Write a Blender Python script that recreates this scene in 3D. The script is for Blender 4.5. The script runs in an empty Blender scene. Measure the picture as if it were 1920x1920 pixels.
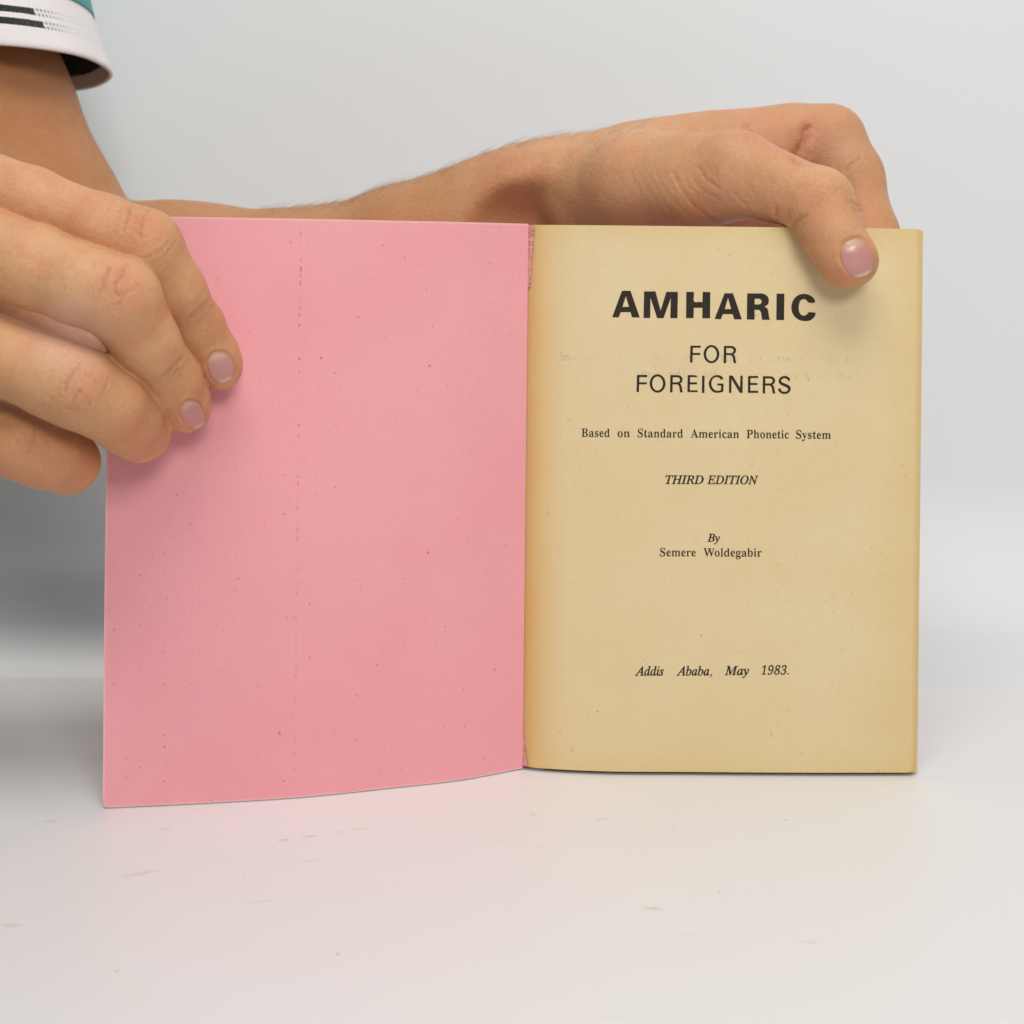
import bpy, bmesh, math, random, json
import numpy as np
from mathutils import Vector, Matrix
from mathutils.bvhtree import BVHTree
random.seed(7); np.random.seed(7)
scene = bpy.context.scene
COL = scene.collection

# ------------------------------------------------------------------ camera
F, TH, CX, CY, D, ZC = 2700.0, 0.0108, 960.0, 496.0, 0.405, 0.142      # focal length and principal point in photo pixels
RV = np.array([math.cos(TH), 0, math.sin(TH)]); UV_ = np.array([-math.sin(TH), 0, math.cos(TH)]); CAM = np.array([0, -D, ZC])
cam = bpy.data.cameras.new('camera'); camo = bpy.data.objects.new('camera', cam); COL.objects.link(camo)
camo.matrix_world = Matrix(((RV[0], UV_[0], 0, 0), (0, 0, -1, -D), (RV[2], UV_[2], 0, ZC), (0, 0, 0, 1)))
cam.sensor_width = 36; cam.sensor_fit = 'HORIZONTAL'; cam.lens = 36 * F / 1920
cam.shift_x = 0; cam.shift_y = -(960 - CY) / 1920
cam.clip_start = 0.01; cam.clip_end = 50
cam.dof.use_dof = True; cam.dof.focus_distance = 0.398; cam.dof.aperture_fstop = 20
scene.camera = camo

# ------------------------------------------------------------------ world, lamps, exposure
w = bpy.data.worlds.new('World'); scene.world = w; w.use_nodes = True
bg = w.node_tree.nodes['Background']; bg.inputs[0].default_value = (0.85, 0.94, 1.0, 1); bg.inputs[1].default_value = 0.115
def area(name, loc, target, sx, sy, power, col):
    l = bpy.data.lights.new(name, 'AREA'); l.shape = 'RECTANGLE'; l.size = sx; l.size_y = sy; l.energy = power; l.color = col
    o = bpy.data.objects.new(name, l); COL.objects.link(o); o.location = loc
    o.rotation_euler = (Vector(target) - Vector(loc)).to_track_quat('-Z', 'Y').to_euler()
    return o
area('softbox_lamp', (0.0, -0.56, 1.10), (0.02, 0.0, 0.08), 0.70, 0.44, 7.5, (1.0, 0.98, 0.955))
area('front_fill', (0.30, -1.25, 0.74), (0.03, 0.0, 0.09), 0.50, 0.34, 7.7, (1.0, 0.985, 0.965))  # added fill, low in front; softens the shadow band on the floor
area('top_lamp', (0.20, -0.02, 0.82), (0.10, 0.04, 0.0), 0.45, 0.14, 0.5, (1.0, 0.99, 0.98))
scene.view_settings.view_transform = 'Standard'; scene.view_settings.look = 'None'
scene.view_settings.exposure = 0.04; scene.view_settings.gamma = 1.0; scene.view_settings.use_curve_mapping = False
scene.render.engine = 'CYCLES'
scene.cycles.max_bounces = 8

# ------------------------------------------------------------------ helpers
def U(px, py, Y):
    d = np.array([0, 1, 0]) + (px - CX) / F * RV + (CY - py) / F * UV_
    return CAM + d * (Y + D)
def to_px(P):
    q = P - CAM
    return np.stack([CX + F * (q @ RV) / q[:, 1], CY - F * (q @ UV_) / q[:, 1]], 1)
def tag(o, label=None, cat=None, group=None, kind=None):
    if label: o['label'] = label
    if cat: o['category'] = cat
    if group: o['group'] = group
    if kind: o['kind'] = kind
    return o
def link(name, me, mats=(), parent=None, smooth=True):
    o = bpy.data.objects.new(name, me); COL.objects.link(o)
    for m in (mats if isinstance(mats, (list, tuple)) else [mats]): me.materials.append(m)
    if parent: o.parent = parent
    if smooth: me.polygons.foreach_set('use_smooth', [True] * len(me.polygons))
    return o
def mesh(name, v, f):
    me = bpy.data.meshes.new(name); me.from_pydata([tuple(map(float, p)) for p in v], [], [tuple(map(int, q)) for q in f]); me.update(); return me
def fast_mesh(name, v, quads):
    me = bpy.data.meshes.new(name); me.vertices.add(len(v)); me.vertices.foreach_set('co', np.asarray(v, np.float32).ravel())
    n = len(quads); me.loops.add(n * 4); me.loops.foreach_set('vertex_index', np.asarray(quads, np.int32).ravel())
    me.polygons.add(n); me.polygons.foreach_set('loop_start', np.arange(0, n * 4, 4, dtype=np.int32))
    me.update(calc_edges=True); me.validate(); return me

class NT:                                                  # small shader-node helper
    def __init__(s, name):
        s.m = bpy.data.materials.new(name); s.m.use_nodes = True; s.t = s.m.node_tree; s.b = s.t.nodes['Principled BSDF']
    def n(s, typ, **kw):
        nd = s.t.nodes.new(typ)
        for k, v in kw.items(): setattr(nd, k, v)
        return nd
    def set(s, nd, i, v):
        if hasattr(v, 'is_output') or isinstance(v, bpy.types.NodeSocket): s.t.links.new(v, nd.inputs[i])
        else: nd.inputs[i].default_value = v
    def math(s, op, a, b=0.0, c=None, clamp=False):
        nd = s.n('ShaderNodeMath', operation=op, use_clamp=clamp); s.set(nd, 0, a); s.set(nd, 1, b)
        if c is not None: s.set(nd, 2, c)
        return nd.outputs[0]
    def mix(s, f, a, b, mode='MIX'):
        nd = s.n('ShaderNodeMix', data_type='RGBA', blend_type=mode); s.set(nd, 0, f)
        for i, v in ((6, a), (7, b)):
            s.set(nd, i, (*v, 1) if isinstance(v, tuple) and len(v) == 3 else v)
        return nd.outputs[2]
    def ramp(s, x, a, b, lo=0.0, hi=1.0):
        nd = s.n('ShaderNodeMapRange', interpolation_type='SMOOTHSTEP'); s.set(nd, 0, x); s.set(nd, 1, a); s.set(nd, 2, b); s.set(nd, 3, lo); s.set(nd, 4, hi)
        return nd.outputs[0]
    def coord(s, kind='Object'): return s.n('ShaderNodeTexCoord').outputs[kind]
    def mapping(s, vec, scale=(1, 1, 1), loc=(0, 0, 0), rot=(0, 0, 0)):
        nd = s.n('ShaderNodeMapping'); s.set(nd, 0, vec); nd.inputs[1].default_value = loc; nd.inputs[2].default_value = rot; nd.inputs[3].default_value = scale
        return nd.outputs[0]
    def noise(s, vec, scale, detail=3, rough=0.5, out=0):
        nd = s.n('ShaderNodeTexNoise'); s.set(nd, 'Vector', vec); nd.inputs['Scale'].default_value = scale; nd.inputs['Detail'].default_value = detail; nd.inputs['Roughness'].default_value = rough
        return nd.outputs[out]
    def voro(s, vec, scale, out='Distance', feature='F1', rnd=1.0):
        nd = s.n('ShaderNodeTexVoronoi', feature=feature); s.set(nd, 'Vector', vec); nd.inputs['Scale'].default_value = scale; nd.inputs['Randomness'].default_value = rnd
        return nd.outputs[out]
    def flecks(s, uvm, scale, lo, rmax, seed=0.0):
        """mask of sparse specks: cells whose random value exceeds lo, radius up to rmax of a cell"""
        vec = s.mapping(uvm, (1, 1, 1), loc=(seed, seed * 1.7, 0)); o = []
        for out in ('Distance', 'Color'):
            nd = s.n('ShaderNodeTexVoronoi', voronoi_dimensions='2D'); s.set(nd, 'Vector', vec); nd.inputs['Scale'].default_value = scale; o.append(nd.outputs[out])
        r = s.sep(o[1])[0]
        rad = s.ramp(r, lo, 1.0, 0.0, rmax)
        wob = s.math('MULTIPLY', s.math('SUBTRACT', s.noise(s.mapping(uvm, (1, 1, 1)), 2500, 2), 0.5), rmax * 1.2)
        return s.math('MULTIPLY', s.math('LESS_THAN', s.math('ADD', o[0], wob), rad), s.math('GREATER_THAN', r, lo))
    def sep(s, vec):
        nd = s.n('ShaderNodeSeparateXYZ'); s.set(nd, 0, vec); return nd.outputs
    def attr(s, name):
        return s.n('ShaderNodeAttribute', attribute_name=name).outputs['Fac']
    def bump(s, h, strength, dist, prev=None):
        nd = s.n('ShaderNodeBump'); s.set(nd, 'Height', h); nd.inputs['Strength'].default_value = strength; nd.inputs['Distance'].default_value = dist
        if prev is not None: s.set(nd, 'Normal', prev)
        return nd.outputs[0]
    def done(s, color=None, rough=None, normal=None, **kw):
        if color is not None: s.set(s.b, 'Base Color', (*color, 1) if isinstance(color, tuple) and len(color) == 3 else color)
        if rough is not None: s.set(s.b, 'Roughness', rough)
        if normal is not None: s.set(s.b, 'Normal', normal)
        for k, v in kw.items(): s.set(s.b, k, v)
        return s.m

# ------------------------------------------------------------------ materials
def mat_board():
    t = NT('white_board'); c = t.coord()
    col = t.mix(t.noise(c, 9, 4), (0.745, 0.74, 0.735), (0.78, 0.775, 0.77))
    x = t.sep(c)
    n1 = t.noise(t.mapping(c, (26, 170, 1), rot=(0, 0, 0.14)), 1.0, 4, 0.6)
    n2 = t.noise(c, 14, 2)
    m = t.math('MULTIPLY', t.ramp(n1, 0.66, 0.76), t.ramp(n2, 0.52, 0.66))
    col = t.mix(t.math('MULTIPLY', m, 0.28), col, (0.42, 0.37, 0.31))
    n3 = t.noise(t.mapping(c, (60, 420, 1), rot=(0, 0, 0.25)), 1.0, 2, 0.5)
    m3 = t.math('MULTIPLY', t.ramp(n3, 0.70, 0.76), t.ramp(t.noise(c, 25, 2), 0.55, 0.66))
    col = t.mix(t.math('MULTIPLY', m3, 0.45), col, (0.40, 0.36, 0.30))
    # tan rub marks left on the board by other things
    for (mx, my, a, b, rot, s) in MARKS:
        mp = t.mapping(c, (1, 1, 0)); sub = t.n('ShaderNodeVectorMath', operation='SUBTRACT'); t.set(sub, 0, mp); sub.inputs[1].default_value = (mx, my, 0)
        r = t.n('ShaderNodeVectorRotate', rotation_type='Z_AXIS'); t.set(r, 0, sub.outputs[0]); r.inputs['Angle'].default_value = -rot
        sc = t.n('ShaderNodeVectorMath', operation='MULTIPLY'); t.set(sc, 0, r.outputs[0]); sc.inputs[1].default_value = (1 / a, 1 / b, 0)
        ln = t.n('ShaderNodeVectorMath', operation='LENGTH'); t.set(ln, 0, sc.outputs[0])
        e = t.math('ADD', ln.outputs['Value'], t.math('MULTIPLY', t.math('SUBTRACT', t.noise(c, 700, 2), 0.5), 1.6))
        col = t.mix(t.math('MULTIPLY', t.ramp(e, 1.0, 0.2), s * 0.68), col, (0.50, 0.40, 0.27))
    sp = t.voro(c, 60); col = t.mix(t.math('MULTIPLY', t.ramp(sp, 0.035, 0.02), 0.5), col, (0.3, 0.26, 0.22))
    return t.done(col, 0.38, t.bump(t.noise(c, 260, 3), 0.05, 0.0004), **{'Specular IOR Level': 0.35})
def mat_backdrop():
    t = NT('backdrop_paper'); c = t.coord()
    return t.done(t.mix(t.noise(c, 5, 3), (0.74, 0.748, 0.75), (0.765, 0.772, 0.775)), 0.8, t.bump(t.noise(c, 500, 2), 0.05, 0.0003))

def mat_skin():
    t = NT('skin'); c = t.coord()
    base = t.mix(t.ramp(t.noise(c, 26, 4, 0.6), 0.35, 0.65), (0.575, 0.283, 0.128), (0.68, 0.362, 0.178))
    mott = t.noise(c, 150, 3, 0.6)
    base = t.mix(t.math('MULTIPLY', t.ramp(mott, 0.42, 0.68), 0.50), base, (0.62, 0.245, 0.125))
    base = t.mix(t.math('MULTIPLY', t.ramp(t.noise(c, 760, 3, 0.65), 0.50, 0.72), 0.38), base, (0.66, 0.39, 0.24))
    base = t.mix(t.attr('tan'), base, (0.45, 0.182, 0.060))
    base = t.mix(t.attr('flush'), base, (0.62, 0.205, 0.115))
    base = t.mix(t.attr('pale'), base, (0.70, 0.42, 0.31))
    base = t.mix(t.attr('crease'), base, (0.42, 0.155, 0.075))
    v1 = t.voro(t.mapping(c, (1, 1, 1)), 1500, 'Distance', 'DISTANCE_TO_EDGE')
    h = t.math('ADD', t.math('MULTIPLY', t.ramp(v1, 0.0, 0.10), 0.5), t.math('MULTIPLY', t.noise(c, 1100, 3), 0.6))
    nrm = t.bump(t.noise(c, 160, 3), 0.25, 0.0009)
    nrm = t.bump(t.noise(c, 560, 4, 0.7), 0.60, 0.00055, nrm)
    nrm = t.bump(h, 0.50, 0.00030, nrm)
    t.b.subsurface_method = 'RANDOM_WALK'
    rough = t.ramp(t.noise(c, 240, 3), 0.35, 0.65, 0.40, 0.58)
    return t.done(base, rough, nrm, **{'Subsurface Weight': 0.14, 'Subsurface Radius': (1.0, 0.36, 0.18), 'Subsurface Scale': 0.0020, 'Specular IOR Level': 0.42})
def mat_nail():
    t = NT('fingernail'); uv = t.sep(t.coord('UV')); v = uv[1]; u = uv[0]
    n = t.noise(t.coord(), 300, 2)
    col = t.mix(t.ramp(t.math('ADD', v, t.math('MULTIPLY', n, 0.12)), 0.18, 0.42), (0.62, 0.385, 0.31), (0.56, 0.265, 0.235))
    col = t.mix(t.ramp(v, 0.87, 0.95, 0.0, 0.62), col, (0.78, 0.58, 0.44))
    du = t.math('MULTIPLY', t.math('SUBTRACT', u, 0.5), 2.0); dv = t.math('MULTIPLY', t.math('SUBTRACT', v, 0.5), 2.0)
    rr = t.math('SQRT', t.math('ADD', t.math('MULTIPLY', du, du), t.math('MULTIPLY', dv, dv)))
    rim = t.math('MULTIPLY', t.ramp(rr, 0.72, 1.0), t.ramp(v, 0.86, 0.72))
    col = t.mix(t.math('MULTIPLY', rim, 0.85), col, (0.57, 0.27, 0.145))
    ridg = t.noise(t.mapping(t.coord('UV'), (45, 1.5, 1)), 1.0, 2)
    return t.done(col, 0.20, t.bump(ridg, 0.22, 0.0003), **{'Subsurface Weight': 0.15, 'Subsurface Radius': (1.0, 0.4, 0.3), 'Subsurface Scale': 0.001, 'Specular IOR Level': 0.5})
def mat_hair():
    t = NT('arm_hair'); return t.done((0.20, 0.13, 0.09), 0.45)

def paper_fibre(t, c, col, amt, dark):
    fib = t.noise(t.mapping(c, (700, 700, 560)), 1.0, 5, 0.75)
    return t.mix(t.math('MULTIPLY', t.ramp(fib, 0.40, 0.70), amt), col, dark)
def mat_page():
    t = NT('aged_paper'); c = t.coord(); uv = t.sep(t.coord('UV')); u, v = uv[0], uv[1]
    big = t.noise(c, 32, 4, 0.6)
    wob = t.math('MULTIPLY', t.math('SUBTRACT', big, 0.5), 0.10)
    col = t.mix(t.ramp(big, 0.3, 0.7), (0.735, 0.592, 0.355), (0.715, 0.565, 0.325))
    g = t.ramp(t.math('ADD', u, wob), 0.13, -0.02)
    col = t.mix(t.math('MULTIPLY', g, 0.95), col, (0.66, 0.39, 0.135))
    r = t.ramp(t.math('ADD', u, wob), 0.84, 1.02)
    col = t.mix(t.math('MULTIPLY', r, 0.45), col, (0.69, 0.485, 0.19))
    e = t.math('MULTIPLY', t.math('ADD', t.ramp(v, 0.06, -0.01), t.ramp(v, 0.95, 1.0)), 0.32)
    col = t.mix(e, col, (0.68, 0.48, 0.17))
    col = t.mix(t.math('MULTIPLY', t.ramp(u, 0.990, 0.998), 0.25), col, (0.50, 0.36, 0.14))
    col = paper_fibre(t, c, col, 0.15, (0.60, 0.44, 0.22))
    # bran flecks and hair-like fibres
    uvm = t.mapping(t.coord('UV'), (0.11, 0.1536, 1))
    for sc, lo, mx, st, seed in ((140, 0.90, 0.055, 0.45, 0.0), (380, 0.93, 0.12, 0.30, 2.3)):
        col = t.mix(t.math('MULTIPLY', t.flecks(uvm, sc, lo, mx, seed), st), col, (0.42, 0.28, 0.11))
    cur = t.mapping(c, (1, 1, 1)); wv = t.noise(cur, 90, 3, 0.6, out=1)
    wmix = t.n('ShaderNodeVectorMath', operation='SCALE'); t.set(wmix, 0, wv); wmix.inputs['Scale'].default_value = 0.010
    wadd = t.n('ShaderNodeVectorMath', operation='ADD'); t.set(wadd, 0, c); t.set(wadd, 1, wmix.outputs[0])
    ed = t.voro(wadd.outputs[0], 230, 'Distance', 'DISTANCE_TO_EDGE')
    few = t.ramp(t.noise(c, 330, 1), 0.72, 0.76)
    col = t.mix(t.math('MULTIPLY', t.math('MULTIPLY', t.ramp(ed, 0.022, 0.008), few), 0.6), col, (0.44, 0.31, 0.12))
    # a faint crease near the foot of the gutter
    nrm = t.bump(t.noise(c, 1400, 3), 0.16, 0.00016)
    nrm = t.bump(t.noise(c, 45, 2), 0.10, 0.002, nrm)
    return t.done(col, 0.85, nrm, **{'Specular IOR Level': 0.15})
def mat_pages_edge():
    t = NT('page_edges'); c = t.coord()
    l = t.noise(t.mapping(c, (3000, 3000, 8)), 1.0, 2)
    return t.done(t.mix(l, (0.47, 0.32, 0.11), (0.66, 0.48, 0.20)), 0.9)
def mat_pink():
    t = NT('pink_card'); c = t.coord(); uv = t.sep(t.coord('UV')); u, v = uv[0], uv[1]
    big = t.noise(c, 18, 4, 0.6)
    col = t.mix(t.ramp(big, 0.3, 0.7), (0.82, 0.340, 0.372), (0.85, 0.372, 0.400))
    col = paper_fibre(t, c, col, 0.12, (0.70, 0.26, 0.27))
    # scattered rust specks
    uvm = t.mapping(t.coord('UV'), (0.115, 0.1536, 1))
    for sc, lo, mx, st, seed in ((160, 0.70, 0.040, 0.72, 0.0), (330, 0.84, 0.066, 0.60, 3.3), (100, 0.82, 0.036, 0.75, 7.1), (700, 0.955, 0.11, 0.28, 1.1)):
        col = t.mix(t.math('MULTIPLY', t.flecks(uvm, sc, lo, mx, seed), st), col, (0.52, 0.155, 0.045))
    # the row of rust specks down the middle of the sheet
    wob = t.math('MULTIPLY', t.math('SUBTRACT', t.noise(t.mapping(c, (0, 0, 60)), 1.0, 2), 0.5), 0.010)
    band = t.math('ABSOLUTE', t.math('SUBTRACT', t.math('ADD', u, wob), 0.571))
    row = t.ramp(band, 0.0032, 0.0014)
    dash = t.noise(t.mapping(c, (120, 120, 640)), 1.0, 3, 0.6)
    pres = t.ramp(t.noise(t.mapping(c, (0, 0, 70)), 1.0, 2), 0.40, 0.56)
    fade = t.ramp(t.math('ABSOLUTE', t.math('SUBTRACT', v, 0.72)), 0.40, 0.05, 0.45, 1.0)
    col = t.mix(t.math('MULTIPLY', t.math('MULTIPLY', row, t.ramp(dash, 0.53, 0.60)), t.math('MULTIPLY', pres, fade)), col, (0.60, 0.20, 0.06))
    # offset print from the facing page, very faint
    gx = t.ramp(t.math('ABSOLUTE', t.math('SUBTRACT', v, 0.832)), 0.009, 0.004); gy = t.math('MULTIPLY', t.ramp(u, 0.25, 0.28), t.ramp(u, 0.47, 0.44))
    gm = t.math('MULTIPLY', t.math('MULTIPLY', gx, gy), t.ramp(t.noise(c, 420, 2), 0.58, 0.72))
    col = t.mix(t.math('MULTIPLY', gm, 0.25), col, (0.50, 0.20, 0.30))
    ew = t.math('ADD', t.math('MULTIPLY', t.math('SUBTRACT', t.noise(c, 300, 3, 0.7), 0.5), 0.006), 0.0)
    pale_edge = t.math('MAXIMUM', t.math('MAXIMUM', t.ramp(t.math('ADD', v, ew), 0.9955, 0.9985), t.ramp(t.math('ADD', u, ew), 0.9945, 0.9985)), t.ramp(t.math('ADD', v, ew), 0.0035, 0.0010))
    col = t.mix(t.math('MULTIPLY', pale_edge, 0.42), col, (0.88, 0.60, 0.57))  # thin paler pink line along the top, outer and bottom edges
    nrm = t.bump(t.noise(c, 1300, 3), 0.16, 0.00018)
    nrm = t.bump(t.noise(c, 30, 2), 0.10, 0.003, nrm)
    return t.done(col, 0.72, nrm, **{'Specular IOR Level': 0.25})
def mat_torn():
    t = NT('torn_pink_paper'); c = t.coord()
    n = t.noise(c, 900, 4, 0.7)
    return t.done(t.mix(t.ramp(n, 0.35, 0.65), (0.55, 0.19, 0.17), (0.78, 0.36, 0.34)), 0.9, t.bump(n, 0.8, 0.0006))
def mat_card_edge():
    t = NT('cut_card_edge'); return t.done(t.mix(t.noise(t.coord(), 300, 2), (0.80, 0.52, 0.50), (0.84, 0.62, 0.58)), 0.85)
def mat_ink():
    t = NT('printing_ink'); c = t.coord()
    n = t.noise(c, 2600, 3, 0.7)
    return t.done(t.mix(t.ramp(n, 0.5, 0.75), (0.018, 0.011, 0.006), (0.060, 0.038, 0.021)), 0.55, **{'Specular IOR Level': 0.3})
def mat_ghost():
    t = NT('show_through_ink'); c = t.coord()
    t.done((0.45, 0.53, 0.47), 0.9)
    tr = t.n('ShaderNodeBsdfTransparent'); mx = t.n('ShaderNodeMixShader')
    t.set(mx, 0, t.ramp(t.noise(c, 110, 3, 0.7), 0.42, 0.70, 0.0, 0.32)); t.set(mx, 1, tr.outputs[0]); t.set(mx, 2, t.b.outputs[0])
    t.t.links.new(mx.outputs[0], t.t.nodes['Material Output'].inputs[0]); return t.m
def knit(t, c, s):
    uv = t.coord('UV')
    a = t.n('ShaderNodeTexWave', wave_type='BANDS', bands_direction='X'); t.set(a, 0, uv); a.inputs['Scale'].default_value = s; a.inputs['Distortion'].default_value = 0.6
    return t.math('ADD', a.outputs['Fac'], t.math('MULTIPLY', t.noise(c, 1500, 2), 0.6))
def mat_cuff():
    t = NT('white_rib_cuff'); c = t.coord(); uvn = t.coord('UV'); uv = t.sep(uvn); u, v = uv[0], uv[1]      # u in metres round the arm, v in metres up from the hem
    col = t.mix(t.noise(c, 60, 3), (0.80, 0.77, 0.765), (0.86, 0.83, 0.83))
    chk = t.math('GREATER_THAN', t.math('FRACT', t.math('MULTIPLY', u, 620)), 0.42)
    for v0, v1, ue in ((0.0060, 0.0081, STRIPE_END + 0.0016), (0.0097, 0.0117, STRIPE_END)):
        jag = t.math('MULTIPLY', t.math('SUBTRACT', t.noise(t.mapping(uvn, (1500, 1500, 1)), 1.0, 1), 0.5), 0.0004)
        vv = t.math('ADD', v, jag)
        band = t.math('MULTIPLY', t.math('GREATER_THAN', vv, v0), t.math('LESS_THAN', vv, v1))
        m = t.math('MULTIPLY', band, t.math('LESS_THAN', u, ue))
        col = t.mix(m, col, t.mix(t.ramp(t.noise(c, 1400, 2), 0.62, 0.74), (0.018, 0.022, 0.020), (0.10, 0.13, 0.12)))
        vm = (v0 + v1) / 2
        for off in (-0.0007, 0.0007):
            rowm = t.math('LESS_THAN', t.math('ABSOLUTE', t.math('SUBTRACT', v, vm + off)), 0.00045)
            dots = t.math('MULTIPLY', t.math('MULTIPLY', rowm, chk), t.math('GREATER_THAN', u, ue))
            fade = t.ramp(u, ue, ue + 0.016, 0.75, 0.12)
            col = t.mix(t.math('MULTIPLY', dots, fade), col, (0.10, 0.11, 0.11))
    return t.done(col, 0.9, t.bump(knit(t, c, 260), 0.35, 0.0005), **{'Sheen Weight': 0.2})
def mat_cuff_inside():
    t = NT('cuff_inside'); c = t.coord(); uvn = t.coord('UV'); uv = t.sep(uvn); v = uv[1]
    jag = t.math('MULTIPLY', t.math('SUBTRACT', t.noise(t.mapping(uvn, (800, 800, 1)), 1.0, 1), 0.5), 0.0014)
    blk = t.math('GREATER_THAN', t.math('ADD', v, jag), 0.0042)
    col = t.mix(blk, t.mix(t.noise(c, 300, 2), (0.62, 0.54, 0.47), (0.70, 0.62, 0.55)), t.mix(t.ramp(t.noise(c, 1300, 2), 0.6, 0.72), (0.012, 0.012, 0.013), (0.06, 0.06, 0.06)))
    return t.done(col, 0.95, t.bump(knit(t, c, 260), 0.5, 0.0006))
def mat_teal():
    t = NT('teal_cloth'); c = t.coord()
    return t.done(t.mix(t.noise(c, 40, 3), (0.010, 0.27, 0.29), (0.016, 0.33, 0.345)), 0.85, t.bump(t.noise(c, 1600, 2), 0.3, 0.0004), **{'Sheen Weight': 0.2})

# rub marks on the board, (x, y, half length, half width, turn, strength) in metres
def floor_pt(px, py):
    d = np.array([0, 1, 0]) + (px - CX) / F * RV + (CY - py) / F * UV_
    return CAM + d * (-ZC / d[2])
MARKS = []
for px, py, a, b, rot, s in ((262, 1638, 46, 5, .22, .55), (533, 1575, 13, 4, .1, .75), (583, 1568, 20, 3, .05, .65), (675, 1554, 24, 2.5, .12, .5), (635, 1560, 12, 2.5, .1, .4),
                             (1226, 1704, 22, 4, -.02, .7), (22, 1735, 20, 5, .02, .5), (490, 1690, 34, 3, .1, .35), (580, 1614, 22, 3, .08, .4), (95, 1540, 18, 5, 0, .4),
                             (1130, 1536, 16, 4, .1, .45), (1000, 1527, 9, 6, 0, .3), (1265, 1555, 18, 3, .5, .22), (1010, 1588, 20, 2.5, 0, .3), (310, 1555, 10, 8, .4, .25), (1270, 1790, 34, 1.8, 0, .25), (930, 1578, 6, 4, 0, .4)):
    p = floor_pt(px, py); q = floor_pt(px + 10, py); q2 = floor_pt(px, py + 10)
    sx = abs(q[0] - p[0]) / 10; sy = abs(q2[1] - p[1]) / 10
    MARKS.append((p[0], p[1], a * sx * 1.15, b * sy * 0.9, rot * 2.0, s))
STRIPE_END = 0.0480

# ------------------------------------------------------------------ setting
def build_setting():
    # board lying in front, one thin sheet with a rounded far edge
    x0, x1, y0, y1 = -0.352, 1.1, -0.75, 0.084
    v = [(x0, y0, 0), (x1, y0, 0), (x1, y1, 0), (x0, y1, 0), (x0, y0, -0.0016), (x1, y0, -0.0016), (x1, y1, -0.0016), (x0, y1, -0.0016)]
    f = [(0, 1, 2, 3), (7, 6, 5, 4), (0, 4, 5, 1), (1, 5, 6, 2), (2, 6, 7, 3), (3, 7, 4, 0)]
    o = link('tabletop', mesh('tabletop', v, f), mat_board(), smooth=False); tag(o, 'white board with tan rub marks on which the open book stands', 'tabletop', kind='structure')
    prof = [(-0.75, -0.0020), (0.160, -0.0020)]
    R = 0.055
    for i in range(1, 25):
        a = math.pi / 2 * i / 24; prof.append((0.160 + R * math.sin(a), -0.0020 + R * (1 - math.cos(a))))
    prof.append((0.160 + R + 0.02, 1.3))
    v = []; f = []
    for y, z in prof: v += [(-0.352, y, z), (1.1, y, z)]
    for i in range(len(prof) - 1): f.append((2 * i, 2 * i + 1, 2 * i + 3, 2 * i + 2))
    o = link('backdrop', mesh('backdrop', v, f), mat_backdrop()); tag(o, 'plain white paper backdrop curving up behind the book and the arm', 'backdrop', kind='structure')
build_setting()

# ------------------------------------------------------------------ open book
H = 0.1536
book = bpy.data.objects.new('open_book', None); COL.objects.link(book); book.location = (0.0045, 0.002, 0); book.empty_display_size = 0.02
tag(book, 'small open paperback standing upright, pink inside cover beside a yellowed title page', 'book')
BL = np.array(book.location)
def interp(pts, n):
    P = np.array(pts, float); s = np.r_[0, np.cumsum(np.hypot(*np.diff(P, axis=0).T))]
    t = np.linspace(0, s[-1], n)
    # cubic through the points (Catmull-Rom on arc length)
    m = np.gradient(P, s, axis=0)
    out = []
    for q in t:
        i = min(np.searchsorted(s, q, 'right') - 1, len(s) - 2); h = s[i + 1] - s[i]; a = (q - s[i]) / h
        out.append((2*a**3-3*a*a+1)*P[i] + (a**3-2*a*a+a)*h*m[i] + (-2*a**3+3*a*a)*P[i+1] + (a**3-a*a)*h*m[i+1])
    return np.array(out)
COVER = [(0.0045, -0.0002), (-0.0131, -0.0100), (-0.0302, -0.0160), (-0.0549, -0.0240), (-0.0767, -0.0284), (-0.1043, -0.0329)]
PAGE = [(0.0045, 0.0004), (0.0066, -0.0010), (0.0135, -0.0025), (0.0223, -0.0035), (0.0521, -0.0036), (0.0819, -0.0032), (0.1139, -0.0022)]
PG = interp(PAGE, 140); CV = interp(COVER, 120)
def page_y(x): return float(np.interp(x, PG[:, 0], PG[:, 1]))
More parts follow.
